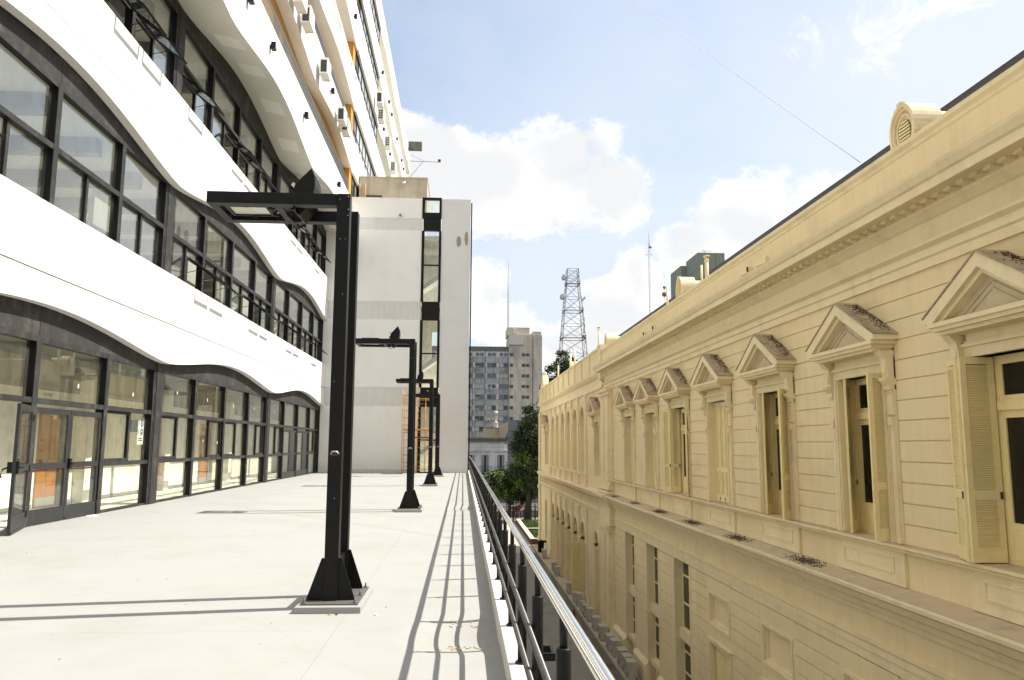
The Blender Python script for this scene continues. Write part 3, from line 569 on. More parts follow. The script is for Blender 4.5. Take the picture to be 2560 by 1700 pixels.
def build_stair_tower():
    T = thing('stair_tower', 'white plastered stair block with a black framed glazed slot at the terrace end', 'building', (-3, 43.5, 0))
    y0 = 43.5; zt = 15.4; BZ = [(-0.02, 3.6), (4.64, 8.41), (9.43, 13.53), (14.23, zt)]
    for za, zb in BZ:
        b = MB(); b.box(-8.1, -2.47, y0, y0 + 0.3, za, zb); b.build('wall_panel', WALLW, T)
    for za, zb in ((3.6, 4.64), (8.41, 9.43), (13.53, 14.23)):
        b = MB(); b.box(-8.1, -2.44, y0 + 0.025, y0 + 0.3, za, zb); b.build('floor_band', BANDG, T)
    b = MB()
    for za, zb in ((-0.02, 3.59), (3.602, 4.63), (4.642, 8.40), (8.412, zt)): b.box(-1.36, 0.27, y0 + 0.005, y0 + 0.3, za, zb)
    b.box(-1.36, 0.255, y0 + 0.02, y0 + 0.3, 3.59, 3.602); b.box(-1.36, 0.255, y0 + 0.02, y0 + 0.3, 4.63, 4.642); b.box(-1.36, 0.255, y0 + 0.02, y0 + 0.3, 8.40, 8.412)
    b.build('corner_panel', PANELG, T)
    b = MB(); b.box(0.0, 0.27, y0 + 0.3, 44.6, ZG, zt); b.box(0.0, 0.27, 48.5, 51, ZG, zt); b.box(0.0, 0.27, 44.6, 48.5, ZG, -0.05); [b.box(0.0, 0.27, 44.6, 48.5, z_ - 0.5, z_ + 0.45) for z_ in (4.4, 9.2, 13.3)]; b.box(-8.1, 0.27, 50.7, 51, 9.4, 13.6); b.box(-8.1, -2.6, 47.4, 47.6, -0.02, zt - 0.3); b.box(-2.6, 0.0, 47.4, 47.6, 11.2, 13.55)  # unseen gap left in this side wall to let sun onto the stairs
    b.box(-8.1, 0.27, y0, 51, ZG, -0.05); b.box(-8.1, -2.6, y0 + 0.3, 51, 15.15, 15.3)
    b.build('side_wall', WALLW, T)
    b = MB(); b.box(0.30, 0.37, y0 - 0.02, y0 + 0.16, -0.1, 15.2); b.build('corner_fin', STEEL, T)
    b = MB(); b.box(-6.6, -2.5, y0 - 0.03, y0 - 0.002, 0.0, 0.19); b.box(-1.34, 0.24, y0 - 0.03, y0 + 0.003, 0.0, 0.06); b.build('skirting', BANDG, T)  # grey skirting strip, its tone drawing the shadow line at the wall foot
    # glazed slot
    q = MB(); X0, X1 = -2.46, -1.37; yf = y0 - 0.04
    for za, zb in ((0, 3.58), (4.65, 8.40), (9.45, 13.52), (14.25, 15.46)):
        q.box(X0, X0 + 0.14, yf, yf + 0.2, za, zb); q.box(X1 - 0.13, X1, yf, yf + 0.2, za, zb)
    for z in (1.77, 6.53, 11.54): q.box(X0 + 0.14, X1 - 0.13, yf + 0.03, yf + 0.15, z - 0.035, z + 0.035)
    q.box(X0 + 0.14, X1 - 0.13, yf, yf + 0.2, 15.33, 15.46); q.box(X0 + 0.14, X1 - 0.13, yf, yf + 0.2, 14.25, 14.58); q.box(X0 + 0.14, X1 - 0.13, yf + 0.01, yf + 0.2, 0, 0.08)
    w = q.build('slot_window', STEEL, T)
    for za, zb in ((3.58, 4.65), (8.40, 9.45), (13.52, 14.25)): b = MB(); b.box(X0 + 0.07, X1 - 0.03, yf + 0.03, yf + 0.25, za, zb); b.build('spandrel', STEEL, w)
    for za, zb in ((0.08, 1.735), (1.805, 3.58), (4.65, 6.495), (6.565, 8.40), (9.45, 11.505), (11.575, 13.52), (14.58, 15.33)): p = MB(); p.box(X0 + 0.14, X1 - 0.13, yf + 0.10, yf + 0.108, za, zb); p.build('pane', GLASS, w)
    # what shows through the slot: landings, stair flights, walls
    b = MB()
    for z in (4.4, 9.2, 13.3): b.box(-5, -0.0, y0 + 0.32, 47.4, z - 0.25, z)
    b.box(-5.2, -5, y0 + 0.32, 47.4, 0, 15); b.build('landing', INTW, T)
    b = MB()
    for z in (0.1, 4.9, 9.6): b.prism([(-3.5, z), (-3.5, z + 0.3), (-0.7, z + 2.3), (-0.7, z + 2.0)], 'y', y0 + 1.3, 46.2)
    b.build('stair_flight', BANDG, T)
    b = MB(); b.box(-2.6, -1.95, 47.4, 47.6, 0, 11.2); b.box(-1.95, -0.0, 47.4, 47.6, 0, 2.2); b.box(-1.95, 0.0, 47.4, 47.6, 3.9, 6.5); b.box(-1.95, 0, 47.4, 47.6, 8.3, 9.4)
    b.build('inner_wall', INTW, T)
    # bare plaster patches and a vent spout
    rnd = random.Random(3)
    for cx, cz, rx, rz in ((-0.37, 12.95, 0.14, 0.32), (0.05, 13.1, 0.11, 0.42)):
        b = MB(); b.prism([(cx + rx * math.cos(t * math.pi / 11) * rnd.uniform(0.75, 1.15), cz + rz * math.sin(t * math.pi / 11) * rnd.uniform(0.85, 1.1)) for t in range(22)], 'y', y0 - 0.003, y0 + 0.003); b.build('bare_patch', STAIN, T)
    b = MB(); b.tube([(-3.7, y0 + 0.05, 14.4), (-3.7, y0 - 0.16, 14.36)], 0.07, 10); b.build('vent_spout', INTC, T)
    R_ = thing('roof_room', 'small raw concrete room with a dark opening on top of the stair block', 'roof room', (-4.3, 46, 15.3))
    b = MB(); b.box(-6.4, -2.35, 46.0, 50, 15.31, 17.42); b.box(-6.4, -4.9, 45.99, 46.0, 15.31, 17.0)
    b.build('wall', CONC, R_); b = MB(); b.box(-6.05, -5.02, 45.96, 45.985, 15.31, 16.32); b.build('opening', DARKW, R_)
    b = MB(); b.box(-6.43, -2.32, 45.95, 50.05, 17.42, 17.5); b.build('roof', CONC, R_)
    b = MB(); b.lathe([(0.0, 0.09), (0.09, 0.05), (0.10, -0.04), (0, -0.08)], (-3.72, 45.93, 17.15), 12); b.build('round_lamp', SIGNW, R_)
    S = MB()
    for x in (-6.32, -5.98): S.tube([(x, 45.7, 15.2), (x, 45.7, 16.95)], 0.025, 8)
    for z in (15.6, 15.95, 16.3, 16.62): S.tube([(-6.32, 45.7, z), (-5.98, 45.7, z)], 0.018, 6)
    tag(S.build('roof_ladder', SCAFF, None, (-6.15, 45.7, 15.3)), 'short rusty orange ladder leaning by the dark opening of the concrete roof room', 'ladder')
build_stair_tower()

# ================================================================== TERRACE FURNITURE
def build_railing():
    b = MB(); b.box(0.30, 0.43, -6, 43.46, -0.12, 0.155)
    tag(b.build('kerb', KERB, None, (0.36, 20, 0), bevel=0.006), 'long pale concrete kerb carrying the dark railing along the terrace edge', 'kerb')
    T = thing('terrace_railing', 'dark tube railing with a polished steel handrail along the edge of the terrace', 'railing', (0.385, 20, 0.155))
    b = MB(); b.tube([(0.378, -3, 0.902), (0.374, 8, 0.90), (0.380, 20, 0.902), (0.378, 43.4, 0.90)], 0.0215, 20); b.build('handrail', STAINL, T)
    for z in (0.60, 0.39): b = MB(); b.tube([(0.338, -3, z), (0.338, 43.4, z)], 0.0155, 14); b.build('rail', RAILM, T)
    for i in range(-5, 39):
        y = 3.05 + 1.03 * i
        if y < -3 or y > 43.3: continue
        n = 16 if y < 15 else 8
        b = MB(); b.tube([(0.386, y, 0.70), (0.386, y, 0.885)], 0.0155, n)
        for z in (0.60, 0.39): b.tube([(0.386, y, z), (0.342, y, z)], 0.0085, 8)
        p = b.build('post', RAILB, T)
        b = MB(); b.tube([(0.386, y, 0.157), (0.386, y, 0.745), (0.386, y, 0.751)], [0.0285, 0.0285, 0.026], n); b.lathe([(0.0, 0.014), (0.042, 0.012), (0.044, 0.0)], (0.386, y, 0.1555), n)
        b.build('sleeve', RAILB, p)
    b = MB()
    for x in (0.415, 0.50): b.box(x, x + 0.016, 4.42, 4.60, 0.345, 0.385)
    for y in (4.42, 4.584): b.box(0.431, 0.50, y, y + 0.016, 0.345, 0.385)
    b.build('square_bracket', BLACKP, T)
build_railing()

def build_lamp(y0, label):
    T = thing('lamp_frame', label, 'terrace lamp', (-1.207, y0, 0), 'black gantry lamps along the terrace')
    b = MB(); b.box(-1.486, -0.8978, y0 - 0.22, y0 + 0.80, 0.0, 0.056); b.build('plinth', FLOOR, T, bevel=0.004)
    b = MB(); b.box(-1.45, -0.934, y0 - 0.14, y0 + 0.74, 0.057, 0.069)
    for x in (-1.424, -0.9649):
        for y in (y0 - 0.10, y0 + 0.28, y0 + 0.70): b.tube([(x, y, 0.069), (x, y, 0.115)], 0.008, 6); b.tube([(x, y, 0.069), (x, y, 0.082)], 0.018, 6)
    b.build('base_plate', GALV, T)
    for ya in (y0, y0 + 0.60):
        b = MB(); b.box(-1.271, -1.143, ya, ya + 0.124, 0.069, 3.9613); b.build('post', STEEL, T, bevel=0.006)
        b = MB(); b.box(-2.534, -1.272, ya, ya + 0.124, 3.8406, 3.9582); b.build('beam', STEEL, T, bevel=0.006)
        for sg in (-1, 1):
            b = MB(); xe = -1.207 + sg * 0.0625
            b.prism([(xe, 0.07), (xe + sg * 0.155, 0.07), (xe + sg * 0.155, 0.096), (xe + sg * 0.03, 0.45), (xe, 0.45)], 'y', ya + 0.03, ya + 0.042); b.build('gusset', STEEL, T)
    b = MB(); b.box(-2.534, -2.451, y0 + 0.1245, y0 + 0.5995, 3.8426, 3.9562); b.build('end_bar', STEEL, T)
    b = MB(); b.box(-1.899, -1.832, y0 + 0.1245, y0 + 0.5995, 3.8426, 3.9149); b.build('cross_bar', STEEL, T)
    b = MB(); b.box(-1.254, -1.161, y0 + 0.1245, y0 + 0.5995, 0.25, 0.43); b.build('base_tie', STEEL, T)
    b = MB()
    for dx, z in ((-0.035, 3.90), (0.045, 3.93), (0.05, 3.80), (0.048, 3.74), (-0.02, 3.50), (0.03, 3.50), (0.02, 2.95), (-0.03, 2.1), (0.01, 1.0)): b.lathe([(0, 0.003), (0.0035, 0.002), (0.004, 0.0)], (0, 0, 0), 8); n_ = len(b.v) - 24; b.v[n_:] = [(-1.207 + dx + vx, y0 - 0.001 - vz, z + vy) for vx, vy, vz in b.v[n_:]]
    b.build('screw_heads', ALU, T)
    b = MB(); b.prism([(-1.207 + 0.05 * math.cos(t * math.pi / 6), 1.42 + 0.028 * math.sin(t * math.pi / 6)) for t in range(12)], 'y', y0 - 0.002, y0 + 0.001)
    o = b.build('cable_hole', RUST, T)
    b = MB(); b.tube([(-1.244, y0 - 0.004, 1.405), (-1.228, y0 - 0.02, 1.437), (-1.187, y0 - 0.012, 1.435), (-1.166, y0 - 0.003, 1.41)], 0.006, 6); b.build('loose_wire', ALU, o)
    # downlight lying in the frame
    b = MB(); ya, yb = y0 + 0.19, y0 + 0.53
    b.box(-2.415, -1.992, ya, ya + 0.025, 3.8633, 3.9355); b.box(-2.415, -1.992, yb - 0.025, yb, 3.8633, 3.9355); b.box(-2.415, -2.389, ya + 0.025, yb - 0.025, 3.8633, 3.9355); b.box(-2.018, -1.992, ya + 0.025, yb - 0.025, 3.8633, 3.9355)
    b.box(-2.405, -2.002, ya + 0.005, yb - 0.005, 3.9355, 3.9974)
    for y in (ya + 0.06, yb - 0.06): b.lathe([(0, 0.02), (0.03, 0.015), (0.03, -0.02), (0, -0.025)], (-1.966, y, 3.8736), 10)
    for y in (ya - 0.018, yb + 0.004): b.box(-2.219, -2.178, y, y + 0.014, 3.853, 3.9046)
    f = b.build('downlight', STEEL, T)
    b = MB(); b.box(-2.389, -2.167, ya + 0.026, yb - 0.026, 3.8767, 3.8829); b.k = 1; b.box(-2.167, -2.019, ya + 0.026, yb - 0.026, 3.8767, 3.8829); b.build('lamp_glass', [LENS, ALU], f)
    # tilted floodlight with a rounded back, straddling the frame
    ym = y0 + 0.36
    PR = [(-1.569, 4.2864), (-1.533, 4.2038), (-1.527, 4.111), (-1.543, 4.0078), (-1.548, 3.9355), (-1.672, 3.7859), (-1.698, 3.8014), (-1.754, 4.0078), (-1.729, 4.111)]
    b = MB(); b.prism(PR, 'y', ym - 0.17, ym + 0.17); f2 = b.build('floodlight', STEEL, T, bevel=0.008)
    b = MB(); b.bar((-1.754, ym - 0.14, 4.0336), (-1.708, ym - 0.14, 3.8117), 0.26, 0.012); b.build('visor', STEEL, f2)
    b = MB()
    for y in (ym - 0.13, ym, ym + 0.13): b.bar((-1.569, y, 4.2895), (-1.535, y, 4.209), 0.008, 0.012)
    b.obox((-1.749, ym, 4.1316), (0.04, 0, -0.035), (0, 0.02, 0), (0.012, 0, 0.014)); b.build('clip', ALU, f2)
    b = MB(); b.tube([(-1.858, ym - 0.05, 3.8736), (-1.806, ym, 3.8117), (-1.754, ym + 0.04, 3.7704), (-1.703, ym + 0.06, 3.791), (-1.682, ym + 0.06, 3.853)], 0.007, 6); b.build('cable', BLACKP, f2)
for y0, lb in ((7.60, 'nearest and largest black double post lamp gantry, with a wire hole in its post'), (18.32, 'second black lamp gantry from the camera, its arm in front of the white stair block'),
               (29.6, 'third black lamp gantry, partly behind the second one and in front of the yellow scaffold'), (38.5, 'farthest black lamp gantry, beside the yellow scaffold near the stair block')):
    build_lamp(y0, lb)

def build_scaffold():
    T = thing('scaffold_tower', 'yellow and orange tube scaffold tower with a red plank in front of the glazed slot', 'scaffold', (-2.4, 42.2, 0))
    x0, x1, ya, yb = -3.17, -1.64, 41.6, 42.9
    for x in (x0, x1):
        for ya_, yb_ in ((ya, yb),):
            b = MB()
            for y in (ya_, yb_): b.tube([(x, y, 0.0), (x, y, 4.35)], 0.018, 8)
            z = 0.3
            while z < 4.2: b.tube([(x, ya_, z), (x, yb_, z)], 0.011, 6); z += 0.38
            b.build('end_frame', SCAFF, T)
    for y in (ya, yb):
        for xx in (x0, -2.45 if y == yb else x0):
            b = MB(); z = 0.2
            if xx != x0: b.tube([(xx, y, 0.1), (xx, y, 3.9)], 0.02, 8)
            xe = xx + 0.42
            b.tube([(xe, y, 0.1), (xe, y, 4.0)], 0.018, 8)
            while z < 4.2: b.tube([(xx, y, z), (xe, y, z)], 0.010, 6); z += 0.39
            b.build('ladder_frame', SCAFF, T)
    b = MB()
    for z in (2.27, 2.33, 3.92, 4.12):
        for y in (ya, yb): b.tube([(x0, y, z), (x1, y, z)], 0.012, 6)
    for z in (0.15, 0.35): b.tube([(x0, yb, z), (x1, yb, z)], 0.012, 6)
    b.build('cross_tubes', SCAFF, T)
    b = MB(); b.box(-2.65, -1.6, ya - 0.05, yb, 1.86, 1.93); b.build('plank', SCAFR, T)
    b = MB(); b.tube([(x0, ya, 3.8), (x0 + 0.5, yb, 3.3)], 0.012, 6); b.tube([(x0, ya, 1.9), (x0 + 0.5, ya, 2.5)], 0.012, 6); b.build('brace', SCAFF, T)
build_scaffold()

def terrace_bits():
    rnd = random.Random(11)
    for i, (y, lb) in enumerate(((6.25, 'perforated drain plate with dry leaves nearest the camera on the terrace'), (7.02, 'perforated drain plate with scattered debris beside the railing shadow, the farther of two'))):
        b = MB(); z0 = floor_z(0.06, y) + 0.006
        for k in range(24): 
            x, yy = rnd.uniform(-0.10, 0.22), y + rnd.uniform(-0.09, 0.09); s_ = rnd.uniform(0.006, 0.014)
            zz = floor_z(x, yy) + 0.002; b.box(x, x + s_ * 1.6, yy, yy + s_, zz, zz + 0.006)
        tag(b.build('drain_debris', LEDGE, None, (0.06, y, 0)), lb, 'drain debris', kind=None)
    specs = (((-0.75, 7.30), (0.035, 0.012, 0.01), SIGNW, 'small white scrap lying right of the nearest lamp plinth'), ((-1.10, 7.32), (0.022, 0.02, 0.012), CLOTHR, 'tiny red bottle cap at the foot of the nearest lamp plinth'),
             ((-1.16, 7.33), (0.03, 0.02, 0.008), ORANGE, 'tiny orange cap left of the red one at the nearest lamp plinth'))
    for (x, y), (a, c, h), m, lb in specs:
        b = MB(); n = 10; b.lathe([(0, h), (a * 0.45, h), (a * 0.5, h * 0.6), (a * 0.5, 0)], (x, y, 0.001), 12)
        tag(b.build('bottle_cap' if m is not SIGNW else 'paper_scrap', m, None, (x, y, 0)), lb, 'litter')
    b = MB()
    for k in range(260):
        x, y = rnd.uniform(-7.6, 0.1), 5 + 36 * rnd.random() ** 1.6; s_ = rnd.uniform(0.003, 0.010)
        if k % 4 == 0: x = -7.72 + abs(rnd.gauss(0, 0.12))
        z = floor_z(x, y); a = rnd.uniform(0, 3); b.obox((x, y, z + s_ * 0.25), (s_ * math.cos(a), s_ * math.sin(a), 0), (-s_ * .5 * math.sin(a), s_ * .5 * math.cos(a), 0), (0, 0, s_ * 0.3))
    tag(b.build('grit', INTC), kind='stuff')
terrace_bits()
# mortar scraps and a leaf scraper left under the doors
b = MB(); b.lathe([(0, 0.02), (0.10, 0.016), (0.12, 0.0)], (-7.70, 17.25, 0.0), 14)
tag(b.build('plaster_heap', SIGNW, None, (-7.7, 17.25, 0)), 'small white heap of plaster on the sill below the double door', 'plaster')

# ================================================================== ORNATE CREAM BUILDING (right)
WX = 6.0
UPW = [28.2, 24.87, 21.53, 18.2, 14.86, 11.5, 8.17, 4.83, 1.5]
def leaf(par, hinge, d, w, z0, z1, up_frac=0.32, damaged=False):
    d = Vector((d[0], d[1], 0)).normalized(); n = Vector((-d.y, d.x, 0)); Z = Vector((0, 0, 1)); H = Vector((hinge[0], hinge[1], 0)); q = MB()
    P = lambda t, z: H + d * t + Z * z
    zm = z0 + (z1 - z0) * up_frac
    for t in (0.035, w - 0.035): q.obox(P(t, (z0 + z1) / 2), d * 0.035, n * 0.018, Z * ((z1 - z0) / 2))
    for a, c in ((z0, z0 + 0.17), (zm - 0.05, zm + 0.05), (z1 - 0.08, z1)): q.obox(P(w / 2, (a + c) / 2), d * (w / 2 - 0.07), n * 0.0175, Z * ((c - a) / 2))
    z = z0 + 0.185; sl = 0.026
    while z < z1 - 0.09:
        if not (zm - 0.06 < z < zm + 0.055): q.obox(P(w / 2, z), d * (w / 2 - 0.071), (n * 0.012 + Z * -0.011), (n * 0.0018 + Z * 0.0022))
        z += sl
    q.k = 1; q.obox(P(w / 2, (z0 + z1) / 2), d * (w / 2 - 0.072), n * 0.002, Z * ((z1 - z0) / 2 - 0.09))
    q.k = 2; q.obox(P(w - 0.035, z0 + 0.07) - n * 0.02, d * 0.018, n * 0.006, Z * 0.035); q.obox(P(0.02, zm) + n * 0.02, d * 0.014, n * 0.01, Z * 0.04)
    return q.build('shutter', [SHUT, SHUTB, IRON], par)
def pediment(par, yc, hw, zb, rise, x0, xw):
    th = 0.125; q = MB()
    q.box(x0, xw, yc - hw + 0.06, yc + hw - 0.06, zb, zb + 0.055); q.box(x0 + 0.03, xw, yc - hw + 0.12, yc + hw - 0.12, zb - 0.05, zb); q.box(x0 + 0.08, xw, yc - hw + 0.16, yc + hw - 0.16, zb - 0.095, zb - 0.05)
    za = zb + 0.055
    for sg in (-1, 1):
        e = yc + sg * hw
        q.prism([(e, za), (e, za + 0.07), (yc, za + rise + 0.07), (yc, za + rise - th + 0.03), (e - sg * 0.17, za)], 'x', x0, xw)
        q.prism([(e - sg * 0.17, za + 0.001), (yc, za + rise - th + 0.03), (yc, za + rise - th - 0.04), (e - sg * 0.27, za + 0.001)], 'x', x0 + 0.06, xw)
    P = q.build('pediment', CREAMT, par)
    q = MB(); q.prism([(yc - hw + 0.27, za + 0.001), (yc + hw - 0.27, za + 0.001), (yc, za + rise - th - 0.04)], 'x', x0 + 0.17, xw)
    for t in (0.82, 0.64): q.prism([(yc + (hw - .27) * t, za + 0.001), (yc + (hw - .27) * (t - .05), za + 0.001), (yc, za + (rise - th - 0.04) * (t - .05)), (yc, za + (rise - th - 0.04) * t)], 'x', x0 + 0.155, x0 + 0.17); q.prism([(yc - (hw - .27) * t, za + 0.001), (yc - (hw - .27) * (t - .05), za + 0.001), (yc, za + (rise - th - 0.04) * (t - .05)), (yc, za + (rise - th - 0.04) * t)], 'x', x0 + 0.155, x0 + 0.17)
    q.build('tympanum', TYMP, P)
    q = MB()
    for sg in (-1, 1):
        e = yc + sg * (hw + 0.015); q.prism([(e, za + 0.071), (e, za + 0.088), (yc, za + rise + 0.092), (yc, za + rise + 0.071)], 'x', x0 - 0.015, xw)
    q.build('capping', PEDTOP, P)
    rnd = random.Random(int(yc * 100)); q = MB()
    for k in range(420):
        t = 0.08 + 0.84 * rnd.random(); sg = -1; x = xw - 0.02 - abs(rnd.gauss(0, 0.09)) - 0.03 * math.sin(t * 9); y = yc + sg * hw * t; z = za + rise + 0.094 - (rise + 0.004) * t; s_ = rnd.uniform(0.003, 0.011)
        if x < x0 + 0.03: continue
        a = rnd.uniform(0, 3); q.obox((x, y, z + s_ * 0.3), (s_ * math.cos(a), s_ * math.sin(a), 0), (-s_ * .6 * math.sin(a), s_ * .6 * math.cos(a), 0), (0, 0, s_ * rnd.uniform(.4, .9)))
    tag(q.build('moss', MOSS, P), kind='stuff')
def cream_window(T, yc, mode):
    x = WX; q = MB(); hw = 0.68; z0, z1 = 0.2, 2.56
    for sg in (-1, 1):
        e = yc + sg * hw
        q.box(x - 0.05, x + 0.32, min(e, e + sg * 0.11), max(e, e + sg * 0.11), z0, z1 + 0.12)
        q.box(x - 0.075, x + 0.2, min(e + sg * 0.0302, e + sg * 0.08), max(e + sg * 0.0302, e + sg * 0.08), z0, z1)
        q.box(x - 0.02, x + 0.2, min(e + sg * 0.11, e + sg * 0.26), max(e + sg * 0.11, e + sg * 0.26), z0, z1 + 0.2)
        c = e + sg * 0.185                    # console on a slim pilaster strip
        q.box(x - 0.06, x, c - 0.06, c + 0.06, z0 + 1.75, 2.30); q.box(x - 0.09, x, c - 0.075, c + 0.075, 2.30, 2.36); q.box(x - 0.055, x, c - 0.05, c + 0.05, z0, z0 + 1.6)
        q.box(x - 0.085, x, c - 0.05, c + 0.05, z0 + 1.6, z0 + 1.72)
        for k in (-1, 0, 1): q.box(x - 0.085, x - 0.06, c + k * 0.035 - 0.008, c + k * 0.035 + 0.008, 2.24, 2.29)
        q.prism([(x, 2.36), (x - 0.10, 2.36), (x - 0.16, 2.42), (x - 0.17, 2.46), (x, 2.46)], 'y', c - 0.085, c + 0.085)
        q.prism([(x, 2.46), (x - 0.10, 2.46), (x - 0.12, 2.60), (x - 0.14, 2.74), (x - 0.20, 2.80), (x - 0.22, 2.84), (x, 2.84)], 'y', c - 0.075, c + 0.075)
        q.box(x - 0.135, x - 0.10, c - 0.045, c + 0.045, 2.52, 2.68)
    q.box(x - 0.05, x + 0.32, yc - hw, yc + hw, z1, z1 + 0.12); q.box(x - 0.09, x + 0.2, yc - hw - 0.10, yc + hw + 0.10, z1 + 0.12, z1 + 0.155); q.box(x - 0.065, x + 0.2, yc - hw - 0.08, yc + hw + 0.08, z1 + 0.155, z1 + 0.19)
    q.box(x - 0.045, x + 0.2, yc - hw - 0.07, yc + hw + 0.07, z1 + 0.19, 2.86)
    W = q.build('window', CREAMT, T)
    pediment(W, yc, 1.06, 2.93, 0.60, x - 0.36, x)
    q = MB(); fx = x + 0.20
    for sg in (-1, 1): e = yc + sg * hw; q.box(fx, fx + 0.07, min(e, e - sg * 0.09), max(e, e - sg * 0.09), z0, z1)
    q.box(fx - 0.03, fx + 0.06, yc - hw + 0.09, yc + hw - 0.09, 1.93, 2.03); q.box(fx, fx + 0.06, yc - hw + 0.09, yc + hw - 0.09, 2.46, z1); q.box(fx, fx + 0.06, yc - hw + 0.09, yc + hw - 0.09, z0, z0 + 0.06)
    for sg in (-1, 1):
        a, c = sorted((yc + sg * 0.02, yc + sg * (hw - 0.09)))
        if sg > 0: a = yc
        else: c = yc
        q.box(fx + 0.01, fx + 0.05, a, a + 0.06, z0 + 0.06, 1.93); q.box(fx + 0.01, fx + 0.05, c - 0.07, c, z0 + 0.06, 1.93); q.box(fx + 0.012, fx + 0.05, a + 0.06, c - 0.07, z0 + 0.06, 0.66); q.box(fx + 0.012, fx + 0.05, a + 0.06, c - 0.07, 1.84, 1.93)
        q.box(fx - 0.004, fx + 0.012, a + 0.14, c - 0.14, 0.36, 0.56)
        q.box(fx + 0.01, fx + 0.05, a, a + 0.06, 2.03, 2.46); q.box(fx + 0.01, fx + 0.05, c - 0.07, c, 2.03, 2.46); q.box(fx + 0.012, fx + 0.05, a + 0.06, c - 0.07, 2.03, 2.10)
    q.box(fx - 0.03, fx + 0.01, yc - 0.045, yc + 0.045, z0 + 0.06, 2.46); q.box(fx - 0.045, fx - 0.03, yc - 0.06, yc + 0.06, 1.86, 1.93); q.box(fx - 0.045, fx - 0.03, yc - 0.06, yc + 0.06, 2.03, 2.07)
    F = q.build('frame', SHUT, W)
    p = MB()
    for sg in (-1, 1): p.box(fx + 0.028, fx + 0.034, yc + sg * 0.295 - 0.24, yc + sg * 0.295 + 0.24, 0.66, 1.84); p.box(fx + 0.028, fx + 0.034, yc + sg * 0.295 - 0.24, yc + sg * 0.295 + 0.24, 2.10, 2.46)
    p.build('pane', DARKG, F)
    zb, zt = z0 + 0.01, z1 - 0.01
    if mode == 'fold':
        leaf(W, (x + 0.18, yc + hw - 0.05), (-1, 0.04), 0.40, zb, zt); leaf(W, (x - 0.225, yc + hw + 0.0), (0.36, 1.0), 0.42, zb, zt)
        leaf(W, (x + 0.18, yc - hw + 0.04), (-1, 0.0), 0.40, zb, zt); leaf(W, (x - 0.18, yc - hw + 0.0), (0.3, -1.0), 0.40, zb, zt)
    elif mode == 'ajar':
        if yc < 13: leaf(W, (x + 0.16, yc + hw - 0.03), (-0.68, -0.73), 0.34, zb, zt); leaf(W, (x + 0.0, yc - hw + 0.02), (-1, -0.1), 0.28, zb, zt)
        else: leaf(W, (x + 0.13, yc + hw - 0.03), (-0.62, -0.78), 0.35, zb, zt); leaf(W, (x + 0.0, yc - hw + 0.02), (-0.8, -0.6), 0.34, zb, zt)
    elif mode == 'foldsmall':
        leaf(W, (x + 0.15, yc + hw - 0.04), (-1, 0.0), 0.25, zb, zt); leaf(W, (x - 0.10, yc + hw + 0.0), (-0.8, 0.6), 0.25, zb, zt); leaf(W, (x + 0.0, yc - hw + 0.02), (-0.35, -0.93), 0.32, zb, zt)
    elif mode == 'closed':
        for i in range(4): leaf(W, (x + 0.12, yc + hw - 0.01 - i * 0.335), (0.02 if i % 2 else -0.02, -1), 0.33, zb, zt)
    return W
def profile_run(T, name, m, poly, ya, yb):
    b = MB(); b.prism(poly, 'y', ya, yb); return b.build(name, m, T)
